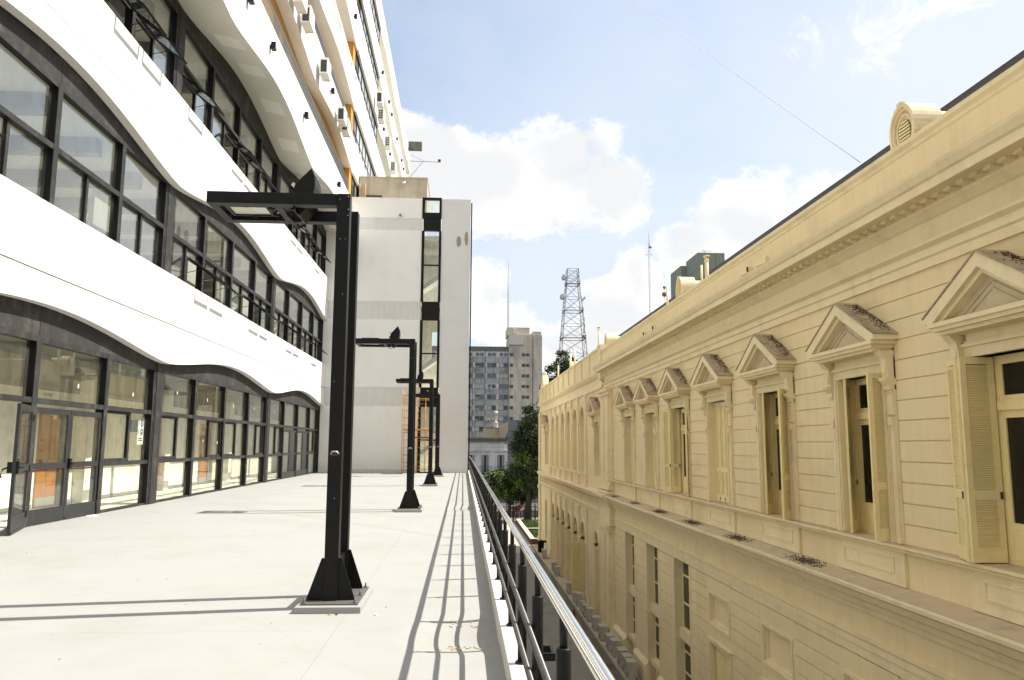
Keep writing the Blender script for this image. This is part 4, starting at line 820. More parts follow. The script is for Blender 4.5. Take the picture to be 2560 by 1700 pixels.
def build_cream():
    T = thing('ornate_building', 'long cream stucco building with pediment windows, shutters and a heavy cornice above the alley', 'building', (6, 15, ZG))
    YA, YB = -9.0, 31.35
    # upper wall: piers, courses, lintel zone
    b = MB(); edges = sorted(UPW); prev = YA
    for yc in edges: b.box(WX + 0.024, WX + 0.6, prev, yc - 0.79, 0.2, 2.56); prev = yc + 0.79
    b.box(WX + 0.024, WX + 0.6, prev, YB, 0.2, 2.56); b.box(WX + 0.024, WX + 0.6, YA, YB, 2.56, 3.9); b.box(WX, WX + 0.6, YA, YB, -0.4, 0.1)
    b.box(WX + 0.62, WX + 3.2, YA, YB, -0.4, 5.3); b.box(WX + 0.6, WX + 7, YA, 61, ZG, -0.45)
    n = 13; h = (3.82 - 0.2) / n
    for i in range(n):
        za, zb = 0.2 + i * h, 0.2 + (i + 1) * h - 0.016
        prev = YA
        for yc in edges:
            if za < 2.86: b.box(WX, WX + 0.024, prev, yc - 0.945, za, zb); prev = yc + 0.945
        b.box(WX, WX + 0.024, prev, YB, za, zb)
    b.build('upper_wall', CREAM, T)
    for yc in edges:                        # dado with panels below the windows
        b = MB(); b.box(WX - 0.05, WX, yc - 0.97, yc + 0.97, -0.37, 0.098)
        for a, c, za, zb in ((-.72, .72, -.22, -.19), (-.72, .72, -.02, .01), (-.72, -.69, -.19, -.02), (.69, .72, -.19, -.02)): b.box(WX - 0.066, WX - 0.05, yc + a, yc + c, za, zb)
        b.build('dado_panel', CREAMT, T)
    profile_run(T, 'sill_course', CREAMT, [(6.28, 0.198), (5.86, 0.19), (5.86, 0.15), (5.90, 0.13), (5.90, 0.10), (6.0, 0.098), (6.28, 0.098)], YA, YB)
    profile_run(T, 'sill_top', LEDGE, [(6.27, 0.202), (5.858, 0.193), (5.858, 0.1905), (6.27, 0.199)], YA, YB)
    profile_run(T, 'ledge', CREAMT, [(6.0, -.38), (5.60, -.44), (5.59, -.47), (5.60, -.52), (5.67, -.56), (5.69, -.60), (5.72, -.66), (5.80, -.70), (5.83, -.78), (5.92, -.80), (5.93, -.90), (6.0, -.9)], YA, YB - 0.1)
    profile_run(T, 'ledge_top', LEDGE, [(6.0, -.375), (5.598, -.435), (5.598, -.4395), (6.0, -.3795)], YA, YB - 0.1)
    rnd = random.Random(5)
    for yc in (30.2, 26.6, 23.2, 19.9, 16.6, 13.3):
        b = MB(); dens = 420 if yc < 25 else 200
        for k in range(dens):
            y = yc + rnd.gauss(0, 0.30); x = 5.80 + rnd.gauss(0, 0.07)
            if not 5.63 < x < 5.98: continue
            z = -.375 - (6.0 - x) * 0.15; s_ = rnd.uniform(0.004, 0.015); a = rnd.uniform(0, 3)
            b.obox((x, y, z + 0.004), (s_ * math.cos(a), s_ * math.sin(a), 0), (-s_ * .5 * math.sin(a), s_ * .5 * math.cos(a), 0), (0, 0, 0.004))
        tag(b.build('dirt_patch', MOSS, T), kind='stuff')
    # lower storey
    OPN = [28.45, 25.1, 21.75]; PAN = [18.6, 15.2, 11.8, 8.4, 5.0]
    b = MB(); b.box(WX + 0.024, WX + 0.6, YA, YB, -1.62, -0.88); b.box(WX - 0.005, WX + 0.024, YA, YB, -1.30, -0.9)
    flat = [(yc, 0.86) for yc in PAN]; ops = [(yc, 0.74) for yc in OPN]; allx = sorted(flat + ops); prev = YA
    for yc, hw in allx:
        g = 0.06 if hw < 0.8 else 0.0
        b.box(WX + 0.024, WX + 0.6, prev, yc - hw - g, ZG, -1.62); prev = yc + hw + g
    b.box(WX + 0.024, WX + 0.6, prev, YB, ZG, -1.62)
    for yc, hw in flat:
        for a, c, za, zb in ((-.86, .86, -2.02, -1.62), (-.86, -.66, -2.66, -2.02), (.66, .86, -2.66, -2.02), (-.86, .86, -3.16, -2.66), (-.86, -.68, ZG, -3.16), (.68, .86, ZG, -3.16)): b.box(WX, WX + 0.6, yc + a, yc + c, za, zb)
        b.box(WX + 0.085, WX + 0.6, yc - .66, yc + .66, -2.66, -2.02); b.box(WX + 0.14, WX + 0.6, yc - .68, yc + .68, ZG, -3.16)
    n = 13; h = (5.3 - 1.62) / n
    for i in range(n):
        zb = -1.62 - i * h - 0.018; za = -1.62 - (i + 1) * h; prev = YA
        for yc, hw in allx: b.box(WX, WX + 0.024, prev, yc - hw - (0.14 if hw < 0.8 else 0.0), za, zb); prev = yc + hw + (0.14 if hw < 0.8 else 0.0)
        b.box(WX, WX + 0.024, prev, YB, za, zb)
    b.build('lower_wall', CREAM, T)
    profile_run(T, 'lower_architrave', CREAMT, [(6.0, -1.27), (5.94, -1.28), (5.94, -1.32), (5.965, -1.34), (5.965, -1.45), (5.985, -1.46), (5.985, -1.60), (6.0, -1.61)], YA, YB - 0.1)
    b = MB(); prev = YA
    for yc, hw in sorted(ops): b.box(WX - 0.12, WX + 0.024, prev, yc - hw, ZG, -5.42); b.prism([(6.0, -5.30), (5.88, -5.42), (6.0, -5.42)], 'y', prev, yc - hw); prev = yc + hw
    b.box(WX - 0.12, WX + 0.024, prev, YB, ZG, -5.42); b.prism([(6.0, -5.30), (5.88, -5.42), (6.0, -5.42)], 'y', prev, YB); b.build('plinth', CREAMT, T)
    for yc in OPN:
        q = MB()
        for sg in (-1, 1): e = yc + sg * 0.74; q.box(WX - 0.02, WX + 0.55, min(e, e + sg * .1), max(e, e + sg * .1), -5.3, -1.62); q.box(WX - 0.01, WX + 0.02, min(e + sg * .1, e + sg * .14), max(e + sg * .1, e + sg * .14), -5.3, -1.62)
        q.box(WX + 0.10, WX + 0.55, yc - 0.74, yc + 0.74, -3.78, -3.50); q.box(WX + 0.06, WX + 0.55, yc - 0.74, yc + 0.74, -5.35, -5.18); q.box(WX + 0.2, WX + 0.55, yc - .74, yc + .74, ZG, -5.35)
        w = q.build('tall_window', CREAMT, T); q = MB(); p = MB(); fx = WX + 0.22
        for za, zb in ((-3.50, -1.62), (-5.18, -3.78)):
            cuts = [za, za + (zb - za) * 0.36, za + (zb - za) * 0.76, zb]
            for y in (yc - 0.72, yc, yc + 0.72): q.box(fx, fx + 0.05, y - 0.03, y + 0.03, za, zb)
            for c in cuts: q.box(fx + 0.002, fx + 0.048, yc - 0.72, yc + 0.72, c - 0.025, c + 0.025)
            p.box(fx + 0.02, fx + 0.026, yc - 0.72, yc + 0.72, za, zb)
        f = q.build('frame', SHUT, w); p.build('pane', GREENG, f)
    for i, yc in enumerate(PAN):
        q = MB()
        for a, c, za, zb in ((-.74, .74, -2.74, -2.69), (-.74, .74, -1.99, -1.94), (-.74, -.69, -2.69, -1.99), (.69, .74, -2.69, -1.99)): q.box(WX - 0.025, WX, yc + a, yc + c, za, zb)
        for a, c, za, zb in ((-.66, .66, -2.66, -2.61), (-.66, .66, -2.07, -2.02), (-.66, -.61, -2.61, -2.07), (.61, .66, -2.61, -2.07)): q.box(WX + 0.045, WX + 0.085, yc + a, yc + c, za, zb)
        q.build('blind_panel', CREAMT, T)
        q = MB()
        for a, c, za, zb in ((-.80, .80, -3.13, -3.06), (-.80, -.72, -5.9, -3.13), (.72, .80, -5.9, -3.13)): q.box(WX - 0.03, WX, yc + a, yc + c, za, zb)
        q.box(WX - 0.06, WX, yc - 0.84, yc + 0.84, -3.06, -3.02)
        d = q.build('blind_door', CREAMT, T); q = MB(); q.box(WX + 0.11, WX + 0.139, yc - 0.66, yc + 0.66, -5.9, -3.18)
        for s_ in (-1, 1): q.box(WX + 0.095, WX + 0.11, yc + s_ * 0.34 - 0.28, yc + s_ * 0.34 + 0.28, -5.7, -3.3)
        q.build('door_panel', SHUT, d)
    # upper cornice, dentils, parapet
    CE = 33.05
    profile_run(T, 'cornice', CREAMT, [(6.2, 3.80), (5.96, 3.80), (5.96, 3.92), (5.93, 3.94), (5.93, 4.04), (5.86, 4.08), (5.86, 4.12), (5.97, 4.14), (5.97, 4.40), (5.93, 4.42), (5.88, 4.47), (5.84, 4.50), (5.84, 4.575), (5.56, 4.58), (5.54, 4.555), (5.52, 4.56), (5.52, 4.67), (5.49, 4.69), (5.45, 4.77), (5.44, 4.81), (5.80, 4.85), (6.2, 4.86)], YA, CE)
    b = MB(); y = YA + 0.1
    while y < CE - 0.2: b.box(5.70, 5.845, y, y + 0.13, 4.535, 4.578); y += 0.24
    b.build('dentils', CREAMT, T)
    b = MB(); b.box(5.89, 6.12, YA, CE, 4.84, 5.50); b.build('parapet', CREAM, T)
    profile_run(T, 'parapet_coping', CREAMT, [(5.89, 5.40), (5.87, 5.42), (5.87, 5.46), (5.83, 5.50), (5.83, 5.56), (5.86, 5.58), (6.14, 5.58), (6.14, 5.49), (5.89, 5.49)], YA, CE)
    b = MB(); b.box(5.80, 6.16, CE, CE + 0.55, 4.3, 5.72); b.box(5.76, 6.2, CE, CE + 0.57, 5.72, 5.80); b.build('parapet_pier', CREAMT, T)
    # stepped slate roof and dormers
    poly = [(6.13, 5.20)]; n = 16
    for i in range(n): x = 6.13 + i * (9.45 - 6.13) / n; z = 5.30 + i * (8.17 - 5.30) / n; poly += [(x, z + 0.03), (x + (9.45 - 6.13) / n, z + (8.17 - 5.30) / n)]
    poly += [(9.45, 8.22), (9.6, 8.22), (13.2, 5.2)]
    profile_run(T, 'roof', SLATE, poly, YA, 58)
    for yc in (10.33, 22.0, 33.75, 45.3):
        q = MB(); hw = 0.24; zs = 5.95; r = 0.31
        arc = [(yc + hw * math.cos(t * math.pi / 14), zs + r * math.sin(t * math.pi / 14)) for t in range(15)]
        q.prism([(yc - hw, 5.2), (yc + hw, 5.2)] + arc, 'x', 6.24, 7.6)
        d = q.build('dormer', CREAMT, T); q = MB()
        for ro, ri, xa, xb in ((1.32, 1.14, 6.17, 6.60), (1.14, 0.98, 6.20, 6.24), (0.86, 0.74, 6.215, 6.24)):
            o = [(yc + hw * ro * math.cos(t * math.pi / 18), zs + r * ro * math.sin(t * math.pi / 18)) for t in range(-3 if ro > 1.2 else -5, 22 if ro > 1.2 else 24)]; i_ = [(yc + hw * ri * math.cos(t * math.pi / 18), zs + r * ri * math.sin(t * math.pi / 18)) for t in range(-3 if ro > 1.2 else -5, 22 if ro > 1.2 else 24)]
            for k in range(len(o) - 1): q.prism([o[k], o[k + 1], i_[k + 1], i_[k]], 'x', xa, xb)
        for t in range(-6, 25): q.box(6.21, 6.24, yc + hw * 0.92 * math.cos(t * math.pi / 18) - 0.008, yc + hw * 0.92 * math.cos(t * math.pi / 18) + 0.008, zs + r * 0.92 * math.sin(t * math.pi / 18) - 0.01, zs + r * 0.92 * math.sin(t * math.pi / 18) + 0.01)
        q.prism([(yc - 0.04, zs + r * 1.1), (yc + 0.04, zs + r * 1.1), (yc + 0.055, zs + r * 1.38), (yc - 0.055, zs + r * 1.38)], 'x', 6.15, 6.24)
        q.box(6.19, 7.4, yc - hw - 0.10, yc - hw, zs - 0.10, zs - 0.02); q.box(6.21, 7.3, yc - hw - 0.06, yc - hw, zs - 0.16, zs - 0.10); q.box(6.19, 7.4, yc + hw, yc + hw + 0.10, zs - 0.10, zs - 0.02)
        q.build('hood', CREAMT, d)
        q = MB(); q.prism([(yc + hw * 0.6 * math.cos(t * math.pi / 10), zs - 0.02 + r * 0.66 * math.sin(t * math.pi / 10)) for t in range(20)], 'x', 6.225, 6.239); q.k = 1
        for k in range(8): z = zs - 0.19 + k * 0.048; w_ = hw * 0.6 * math.sqrt(max(0.0, 1 - ((z - zs + 0.02) / (r * 0.66)) ** 2)) - 0.005; q.box(6.212, 6.225, yc - w_, yc + w_, z - 0.012, z + 0.012) if w_ > 0.02 else None
        q.build('louvre', [DARKW, SHUT], d)
    # double pilaster at the end of the near wing
    for za, zb, base, cap in ((-0.38, 3.80, 0.42, 0.34), (ZG, -1.62, 0.55, 0.36)):
        q = MB(); q.box(5.90, 6.3, 31.3, 33.25, za, zb)
        for a, c in ((31.42, 32.18), (32.36, 33.12)): q.box(5.80, 5.90, a, c, za + base, zb - cap); q.box(5.785, 5.80, a + 0.12, c - 0.12, za + base + 0.06, zb - cap - 0.06)
        for k, (dx, z_) in enumerate(((0.26, 0), (0.22, .14), (0.17, .24), (0.14, .34))): q.box(6.0 - dx - 0.05, 6.0, 31.30 - dx * .3, 33.25 + dx * .3, za + z_ * base / .42, za + (z_ + .1 if k < 3 else .42) * base / .42)
        for k, (dx, z_) in enumerate(((0.12, .0), (0.16, .08), (0.10, .14), (0.20, .24))): q.box(6.0 - dx - 0.10, 6.0, 31.34 - dx * .3, 33.2 + dx * .3, zb - cap + z_, zb - cap + (.06, .06, .10, .10)[k] + z_)
        q.build('pilaster', CREAMT, T)
    q = MB(); q.box(5.78, 6.3, 31.2, 33.3, -1.62, -0.90); q.prism([(6.0, -.38), (5.50, -.42), (5.50, -.52), (5.60, -.62), (5.70, -.78), (5.74, -.9), (6.0, -.9)], 'y', 31.15, 33.35); q.build('ledge_break', CREAMT, T)
    modes = {8.17: 'fold', 11.5: 'ajar', 14.86: 'ajar', 18.2: 'closed', 21.53: 'foldsmall', 4.83: 'closed', 1.5: 'closed'}
    for yc in UPW: cream_window(T, yc, modes.get(yc, 'open'))
    # ------------------------------------------------ far wing
    def arch_cell(b, ya, yb, za, zb, yc, hw, zs, zspr, x, dep):
        b.box(x, x + dep, ya, yc - hw, za, zb); b.box(x, x + dep, yc + hw, yb, za, zb)
        if zs > za: b.box(x, x + dep, yc - hw, yc + hw, za, zs)
        n = 12; o = [(yc - hw * math.cos(t * math.pi / n), zspr + hw * math.sin(t * math.pi / n)) for t in range(n + 1)]
        for k in range(n): b.prism([o[k], (o[k][0], zb), (o[k + 1][0], zb), o[k + 1]], 'x', x, x + dep)
    FC = [39.4, 41.98, 44.56, 47.14, 49.72, 52.3]; FA, FB = 33.2, 61.2
    b = MB(); cells = [(FC[i] - 1.29, FC[i] + 1.29, FC[i]) for i in range(6)]
    for ya, yb, yc in cells: arch_cell(b, ya, yb, -0.5, 4.0, yc, 0.74, 0.2, 2.70, WX, 0.4)
    for ya, yb, yc in ((FA, cells[0][0], 34.95), (cells[-1][1], FB, 56.3)): b.box(WX, WX + 0.4, ya, yc - 0.79, -0.5, 4.0); b.box(WX, WX + 0.4, yc + 0.79, yb, -0.5, 4.0); b.box(WX, WX + 0.4, yc - .79, yc + .79, -0.5, 0.2); b.box(WX, WX + 0.4, yc - .79, yc + .79, 2.56, 4.0)
    b.box(WX + 0.6, WX + 3, FA, FB - 0.1, -0.5, 5.3); b.box(WX + 0.4, WX + 7, FB - 0.35, FB, ZG, 5.3)
    b.build('far_upper_wall', CREAM, T)
    b = MB(); LC = [39.55, 42.1, 44.65, 47.2, 49.75, 52.3]
    edge = [38.25] + [(LC[i] + LC[i + 1]) / 2 for i in range(5)] + [53.6]
    for i, yc in enumerate(LC): arch_cell(b, edge[i], edge[i + 1], ZG, -0.5, yc, 0.80, ZG, -3.05, WX + 0.005, 0.45)
    arch_cell(b, FA, 38.25, ZG, -0.5, 35.5, 0.56, ZG, -2.85, WX + 0.005, 0.4); arch_cell(b, 53.6, FB, ZG, -0.5, 57.0, 0.56, ZG + 1.0, -2.85, WX + 0.005, 0.4)
    b.build('far_lower_wall', CREAM, T)
    b = MB()
    for z in [-1.5 - 0.3 * k for k in range(13)]:
        for a, c in ((FA, 34.85), (36.15, 38.0), (53.9, 56.3), (57.7, 60.3)): b.box(WX - 0.008, WX + 0.005, a, c, z - 0.28, z - 0.01)
    b.build('far_courses', CREAM, T)
    for yc in FC:
        q = MB(); n = 14
        for ro, ri, xa in ((0.88, 0.74, 5.955), (0.98, 0.88, 5.93)):
            for k in range(n):
                t0, t1 = k * math.pi / n, (k + 1) * math.pi / n; q.prism([(yc - ro * math.cos(t0), 2.70 + ro * math.sin(t0)), (yc - ro * math.cos(t1), 2.70 + ro * math.sin(t1)), (yc - ri * math.cos(t1), 2.70 + ri * math.sin(t1)), (yc - ri * math.cos(t0), 2.70 + ri * math.sin(t0))], 'x', xa, 6.0)
        for sg in (-1, 1): e = yc + sg * 0.74; q.box(5.955, 6.0, min(e, e + sg * .14), max(e, e + sg * .14), 0.2, 2.62); q.box(5.92, 6.05, min(e - sg * .03, e + sg * .2), max(e - sg * .03, e + sg * .2), 2.62, 2.70)
        q.box(5.88, 6.05, yc - 0.85, yc + 0.85, 0.1, 0.2)
        w = q.build('arched_window', CREAMT, T); q = MB(); q.box(6.30, 6.36, yc - 0.74, yc + 0.74, 0.2, 3.46)
        for k in range(4): q.box(6.275, 6.30, yc - 0.72 + k * 0.36, yc - 0.72 + k * 0.36 + 0.33, 0.25, 2.60)
        q.build('frame', SHUT, w); q = MB(); q.box(6.28, 6.299, yc - 0.5, yc + 0.5, 2.78, 3.2); q.build('pane', DARKG, w)
    for y in [38.11] + [(FC[i] + FC[i + 1]) / 2 for i in range(5)] + [53.6]:
        q = MB(); q.box(5.92, 6.0, y - 0.15, y + 0.15, 0.2, 3.7); q.box(5.88, 6.0, y - 0.20, y + 0.20, 3.7, 3.98); q.box(5.87, 6.0, y - 0.21, y + 0.21, -0.42, 0.2); q.build('pilaster', CREAMT, T)
        q = MB(); q.box(5.925, 6.0, y - 0.15, y + 0.15, ZG + 0.7, -1.8); q.box(5.89, 6.0, y - 0.21, y + 0.21, -1.8, -1.5); q.box(5.88, 6.0, y - 0.21, y + 0.21, ZG, ZG + 0.7); q.build('pilaster', CREAMT, T)
    for i, yc in enumerate(LC + [35.5]):
        hw = 0.80 if i < 6 else 0.56; zs = -3.05 if i < 6 else -2.85; q = MB(); n = 12
        for ro, ri, xa in ((hw + .12, hw, 5.965), (hw + .2, hw + .12, 5.95)):
            for k in range(n):
                t0, t1 = k * math.pi / n, (k + 1) * math.pi / n; q.prism([(yc - ro * math.cos(t0), zs + ro * math.sin(t0)), (yc - ro * math.cos(t1), zs + ro * math.sin(t1)), (yc - ri * math.cos(t1), zs + ri * math.sin(t1)), (yc - ri * math.cos(t0), zs + ri * math.sin(t0))], 'x', xa, 6.004)
        for sg in (-1, 1): e = yc + sg * hw; q.box(5.94, 6.2, min(e, e + sg * .2), max(e, e + sg * .2), zs - 0.12, zs)
        w = q.build('arched_opening', CREAMT, T); q = MB(); q.box(6.34, 6.40, yc - hw, yc + hw, ZG, zs + hw)
        if i in (0, 1, 6):
            z = ZG + 0.2
            while z < zs - 0.3: q.box(6.315, 6.34, yc - hw + 0.05, yc - 0.03, z, z + 0.07); q.box(6.315, 6.34, yc + 0.03, yc + hw - 0.05, z, z + 0.07); z += 0.11
        else: q.box(6.32, 6.34, yc - hw + .08, yc - .04, ZG + .2, zs - .2); q.box(6.32, 6.34, yc + .04, yc + hw - .08, ZG + .2, zs - .2)
        q.build('shutter', SHUT, w)
    # one leaf of the first arch stands open across the alley side
    leaf(T, (6.05, 40.42), (-1, -0.05), 0.52, ZG + 0.15, -3.3)
    cream_window(T, 34.95, 'open'); cream_window(T, 56.3, 'open')
    profile_run(T, 'far_ledge', CREAMT, [(6.0, -.42), (5.74, -.46), (5.73, -.54), (5.80, -.60), (5.84, -.72), (5.92, -.76), (6.0, -.8)], FA + .1, FB + 0.2)
    b = MB(); y = 33.5
    while y < 61: b.box(5.955, 6.0, y, y + 0.10, -1.22, -0.80); y += 0.34
    b.box(5.93, 6.0, 33.4, 61.2, -1.30, -1.22); y = 33.45
    while y < 61: b.box(5.90, 6.0, y, y + 0.07, -1.40, -1.30); y += 0.20
    b.box(5.97, 6.0, 33.4, 61.2, -1.5, -1.40); b.build('far_frieze', CREAMT, T)
    profile_run(T, 'far_cornice', CREAMT, [(6.2, 3.98), (5.93, 3.98), (5.93, 4.10), (5.97, 4.12), (5.97, 4.45), (5.90, 4.50), (5.80, 4.62), (5.78, 4.72), (6.2, 4.76)], 33.6, FB + 0.15)
    b = MB(); b.box(5.92, 6.15, 33.6, FB, 4.75, 5.70); b.box(5.88, 6.2, 33.6, FB + .05, 5.70, 5.80)
    for k in range(11): y = 36.6 + k * 2.45; b.box(5.86, 5.92, y - 0.13, y + 0.13, 4.74, 5.70)
    b.build('far_parapet', CREAM, T)
    q = MB(); q.box(5.86, 6.3, 60.5, FB + 0.12, ZG, 4.0); q.box(5.80, 6.3, 60.4, FB + 0.2, ZG, ZG + 0.7); q.box(5.80, 6.3, 60.45, FB + 0.18, -1.7, -1.5); q.build('corner_pilaster', CREAMT, T)
    for i, (y, zt_, r, cap) in enumerate(((19.75, 6.44, 0.05, True), (20.2, 6.30, 0.03, False), (23.75, 6.48, 0.035, False), (36.2, 7.03, 0.05, True), (44.2, 6.93, 0.05, False), (45.9, 6.80, 0.05, False), (52.0, 6.80, 0.05, False))):
        q = MB(); q.tube([(6.30, y, 5.2), (6.30, y, zt_)], r, 12)
        if cap: q.lathe([(0.0, 0.03), (r * 1.7, 0.0), (r * 1.7, -0.025), (r, -0.05)], (6.30, y, zt_), 14); q.lathe([(r * 1.15, 0.0), (r * 1.15, -0.08)], (6.30, y, zt_ - 0.10), 14)
        q.build('vent_pipe', CREAMT, T)
    q = MB(); q.box(5.95, 6.9, 58.6, 60.6, 5.80, 6.05); n = 10
    q.prism([(58.7 + 1.8 * k / n, 6.05 + 0.75 * math.sin(math.pi * k / n) ** 0.7) for k in range(n + 1)], 'x', 6.0, 6.4); q.lathe([(0, .18), (.12, .12), (.16, 0), (.1, -.12), (0, -.14)], (6.2, 59.6, 6.92), 12); q.build('roof_ornament', CREAMT, T)
build_cream()

# ================================================================== ALLEY THINGS
ACD = mat('dull_ac_casing', (0.47, 0.45, 0.385), 0.6, 0.08, 4, dirt=(0.28, 0.25, 0.19), dirtamt=0.45, dscale=5)
def ac_unit(name, label, cat, group, loc, size, face, fan=True, blocks=False):
    """outdoor unit standing at loc; face is the direction its grille looks ('x' or 'y', toward minus)"""
    T = thing(name, label, cat, loc, group); x, y, z = loc; sx, sy, sz = size
    b = MB(); b.box(x, x + sx, y, y + sy, z + 0.03, z + sz); b.box(x + .02, x + sx - .02, y + 0.04, y + 0.10, z, z + 0.03); b.box(x + .02, x + sx - .02, y + sy - 0.10, y + sy - 0.04, z, z + 0.03)
    b.build('casing', ACD if face == 'x' else ACW, T, bevel=0.008)
    b = MB(); b.box(x - 0.006, x + sx + 0.006, y - 0.006, y + sy + 0.006, z + sz, z + sz + 0.015); b.build('lid', ACD if face == 'x' else ACW, T)
    b = MB()
    if face == 'x':
        r = min(sy, sz) * 0.42; cy, cz = y + sy / 2, z + sz / 2 + 0.015; b.prism([(cy + r * math.cos(t * math.pi / 12), cz + r * math.sin(t * math.pi / 12)) for t in range(24)], 'x', x - 0.004, x + 0.001)
        b.k = 1
        for k in (0.9, 0.6, 0.3): b.tube([(x - 0.010, cy + r * k * math.cos(t * math.pi / 10), cz + r * k * math.sin(t * math.pi / 10)) for t in range(21)], 0.005, 5, cap=False)
        b.build('fan_grille', [ACG, ACW], T)
        b = MB(); b.box(x + 0.08, x + sx - 0.1, y - 0.003, y + 0.001, z + sz * 0.72, z + sz * 0.76); b.box(x + sx * 0.62, x + sx - 0.05, y - 0.004, y + 0.001, z + 0.1, z + sz * 0.5); b.build('side_cover', STRIP, T)
    elif blocks:
        for i in range(2):
            for j in range(4): b.box(x + sx * (0.16 + 0.36 * i), x + sx * (0.46 + 0.36 * i), y - 0.004, y + 0.001, z + sz * (0.12 + 0.2 * j), z + sz * (0.27 + 0.2 * j))
        b.build('fan_grille', ACG, T)
    else:
        b.box(x + sx * 0.15, x + sx * 0.85, y - 0.004, y + 0.001, z + sz * 0.12, z + sz * 0.88); b.build('fan_grille', ACG, T)
    return T
rnd = random.Random(21)
ACY = [26.18, 26.95, 27.62, 29.05, 29.9, 31.4, 33.1, 34.75, 35.6, 36.8, 37.9, 39.0, 41.1, 46.6, 48.2, 53.7]
for i, y in enumerate(ACY):
    small = i in (9, 11); w = 0.25 if small else 0.29
    t = ac_unit('air_conditioner', ORD[i] + ' grey air conditioner from the near end of the alley kerb row', 'air conditioner', 'air conditioner units along the alley kerb', (5.42 + rnd.uniform(-.02, .03), y, ZG + 0.06), (w, 0.52 if not small else 0.36, rnd.uniform(0.50, 0.60) if not small else 0.42), 'x')
    b = MB(); L0 = LOC[t.name]; xx, zz = L0.x + w - 0.05, L0.z; b.tube([(xx, y - 0.01, zz + 0.12), (xx + 0.02, y - 0.08, zz + 0.05), (xx + 0.08, y - 0.1, zz + 0.02), (5.9, y - 0.06, zz + 0.02)], 0.014, 6); b.build('pipe', BLACKP, t)
T = thing('rubbish_bin', 'black plastic rubbish bin with a lid at the far end of the air conditioner row', 'bin', (5.62, 57.0, ZG + .06))
b = MB(); b.lathe([(0.20, 0), (0.24, 0.68), (0.255, 0.70), (0.255, 0.73)], (5.62, 57.0, ZG + .06), 18); b.build('body', BLACKP, T)
b = MB(); b.lathe([(0.27, 0.73), (0.27, 0.77), (0.2, 0.82), (0, 0.83)], (5.64, 57.0, ZG + .06), 18); b.box(5.80, 6.0, 56.85, 57.15, ZG + .06 + .68, ZG + .06 + .8); b.build('lid', BLACKP, T)
b = MB(); b.box(5.05, 5.13, 36.4, 36.5, ZG - 0.02, ZG + 0.22); b.lathe([(0.06, 0.22), (0.05, 0.25), (0, 0.26)], (5.09, 36.45, ZG - .02), 10)
tag(b.build('kerb_marker', BRICK, None, (5.09, 36.45, ZG)), 'small reddish brown marker post standing in the gutter', 'post')

# ================================================================== BEYOND THE ALLEY
def planter():
    T = thing('brick_planter', 'low red brick planter wall with pale coping around the lawn beyond the cream building', 'planter', (5.4, 61.6, ZG))
    b = MB(); b.box(5.32, 5.55, 61.7, 78.5, ZG, ZG + 0.42); b.box(5.55, 20, 61.7, 61.95, ZG, ZG + 0.42); b.box(5.55, 20, 69.3, 69.5, ZG, ZG + 0.42); b.build('brick_wall', BRICK, T)
    b = MB(); b.box(5.28, 5.62, 61.66, 78.54, ZG + 0.421, ZG + 0.47); b.box(5.62, 20, 61.66, 61.99, ZG + 0.421, ZG + 0.47); b.box(5.62, 20, 69.26, 69.54, ZG + 0.421, ZG + 0.47); b.build('coping', COPE, T)
    b = MB(); b.box(5.56, 20, 61.96, 69.29, ZG - 0.1, ZG + 0.3); b.box(5.56, 20, 69.51, 78.5, ZG - 0.1, ZG + 0.3)
    r = random.Random(2)
    for k in range(5200):
        x = 5.65 + 4.2 * r.random() ** 1.4; y = r.uniform(62.1, 78.4); h = r.uniform(0.05, 0.17); a = r.uniform(0, 3); w = r.uniform(.015, .05)
        if 69.2 < y < 69.6: continue
        b.add([(x - w * math.cos(a), y - w * math.sin(a), ZG + 0.295), (x + w * math.cos(a), y + w * math.sin(a), ZG + 0.295), (x + r.uniform(-.06, .06), y + r.uniform(-.06, .06), ZG + 0.3 + h)], [(0, 1, 2)])
    tag(b.build('lawn', GRASS, recalc=False), kind='stuff')
planter()
def park_fence():
    T = thing('iron_fence', 'dark iron bar fence between the lawn and the shaded street under the trees', 'fence', (6, 79.4, ZG))
    b = MB(); x = -4.0
    while x < 16: b.box(x, x + 0.022, 79.39, 79.41, ZG, ZG + 1.62); x += 0.13
    b.build('bars', IRON, T)
    b = MB()
    for z in (0.12, 1.05, 1.5): b.box(-4, 16, 79.36, 79.44, ZG + z, ZG + z + 0.05)
    b.build('rails', IRON, T)
    for k in range(8): b = MB(); b.box(-4 + k * 2.8, -3.9 + k * 2.8, 79.35, 79.45, ZG, ZG + 1.8); b.build('post', IRON, T)
park_fence()
b = MB(); b.box(-6, 20, 86.0, 86.3, ZG, ZG + 0.62); b.box(-6, 20, 82.2, 82.5, ZG, ZG + 0.16)
tag(b.build('pale_wall', COPE, None, (6, 86, ZG)), 'low pale wall catching light across the shaded street behind the iron fence', 'wall')

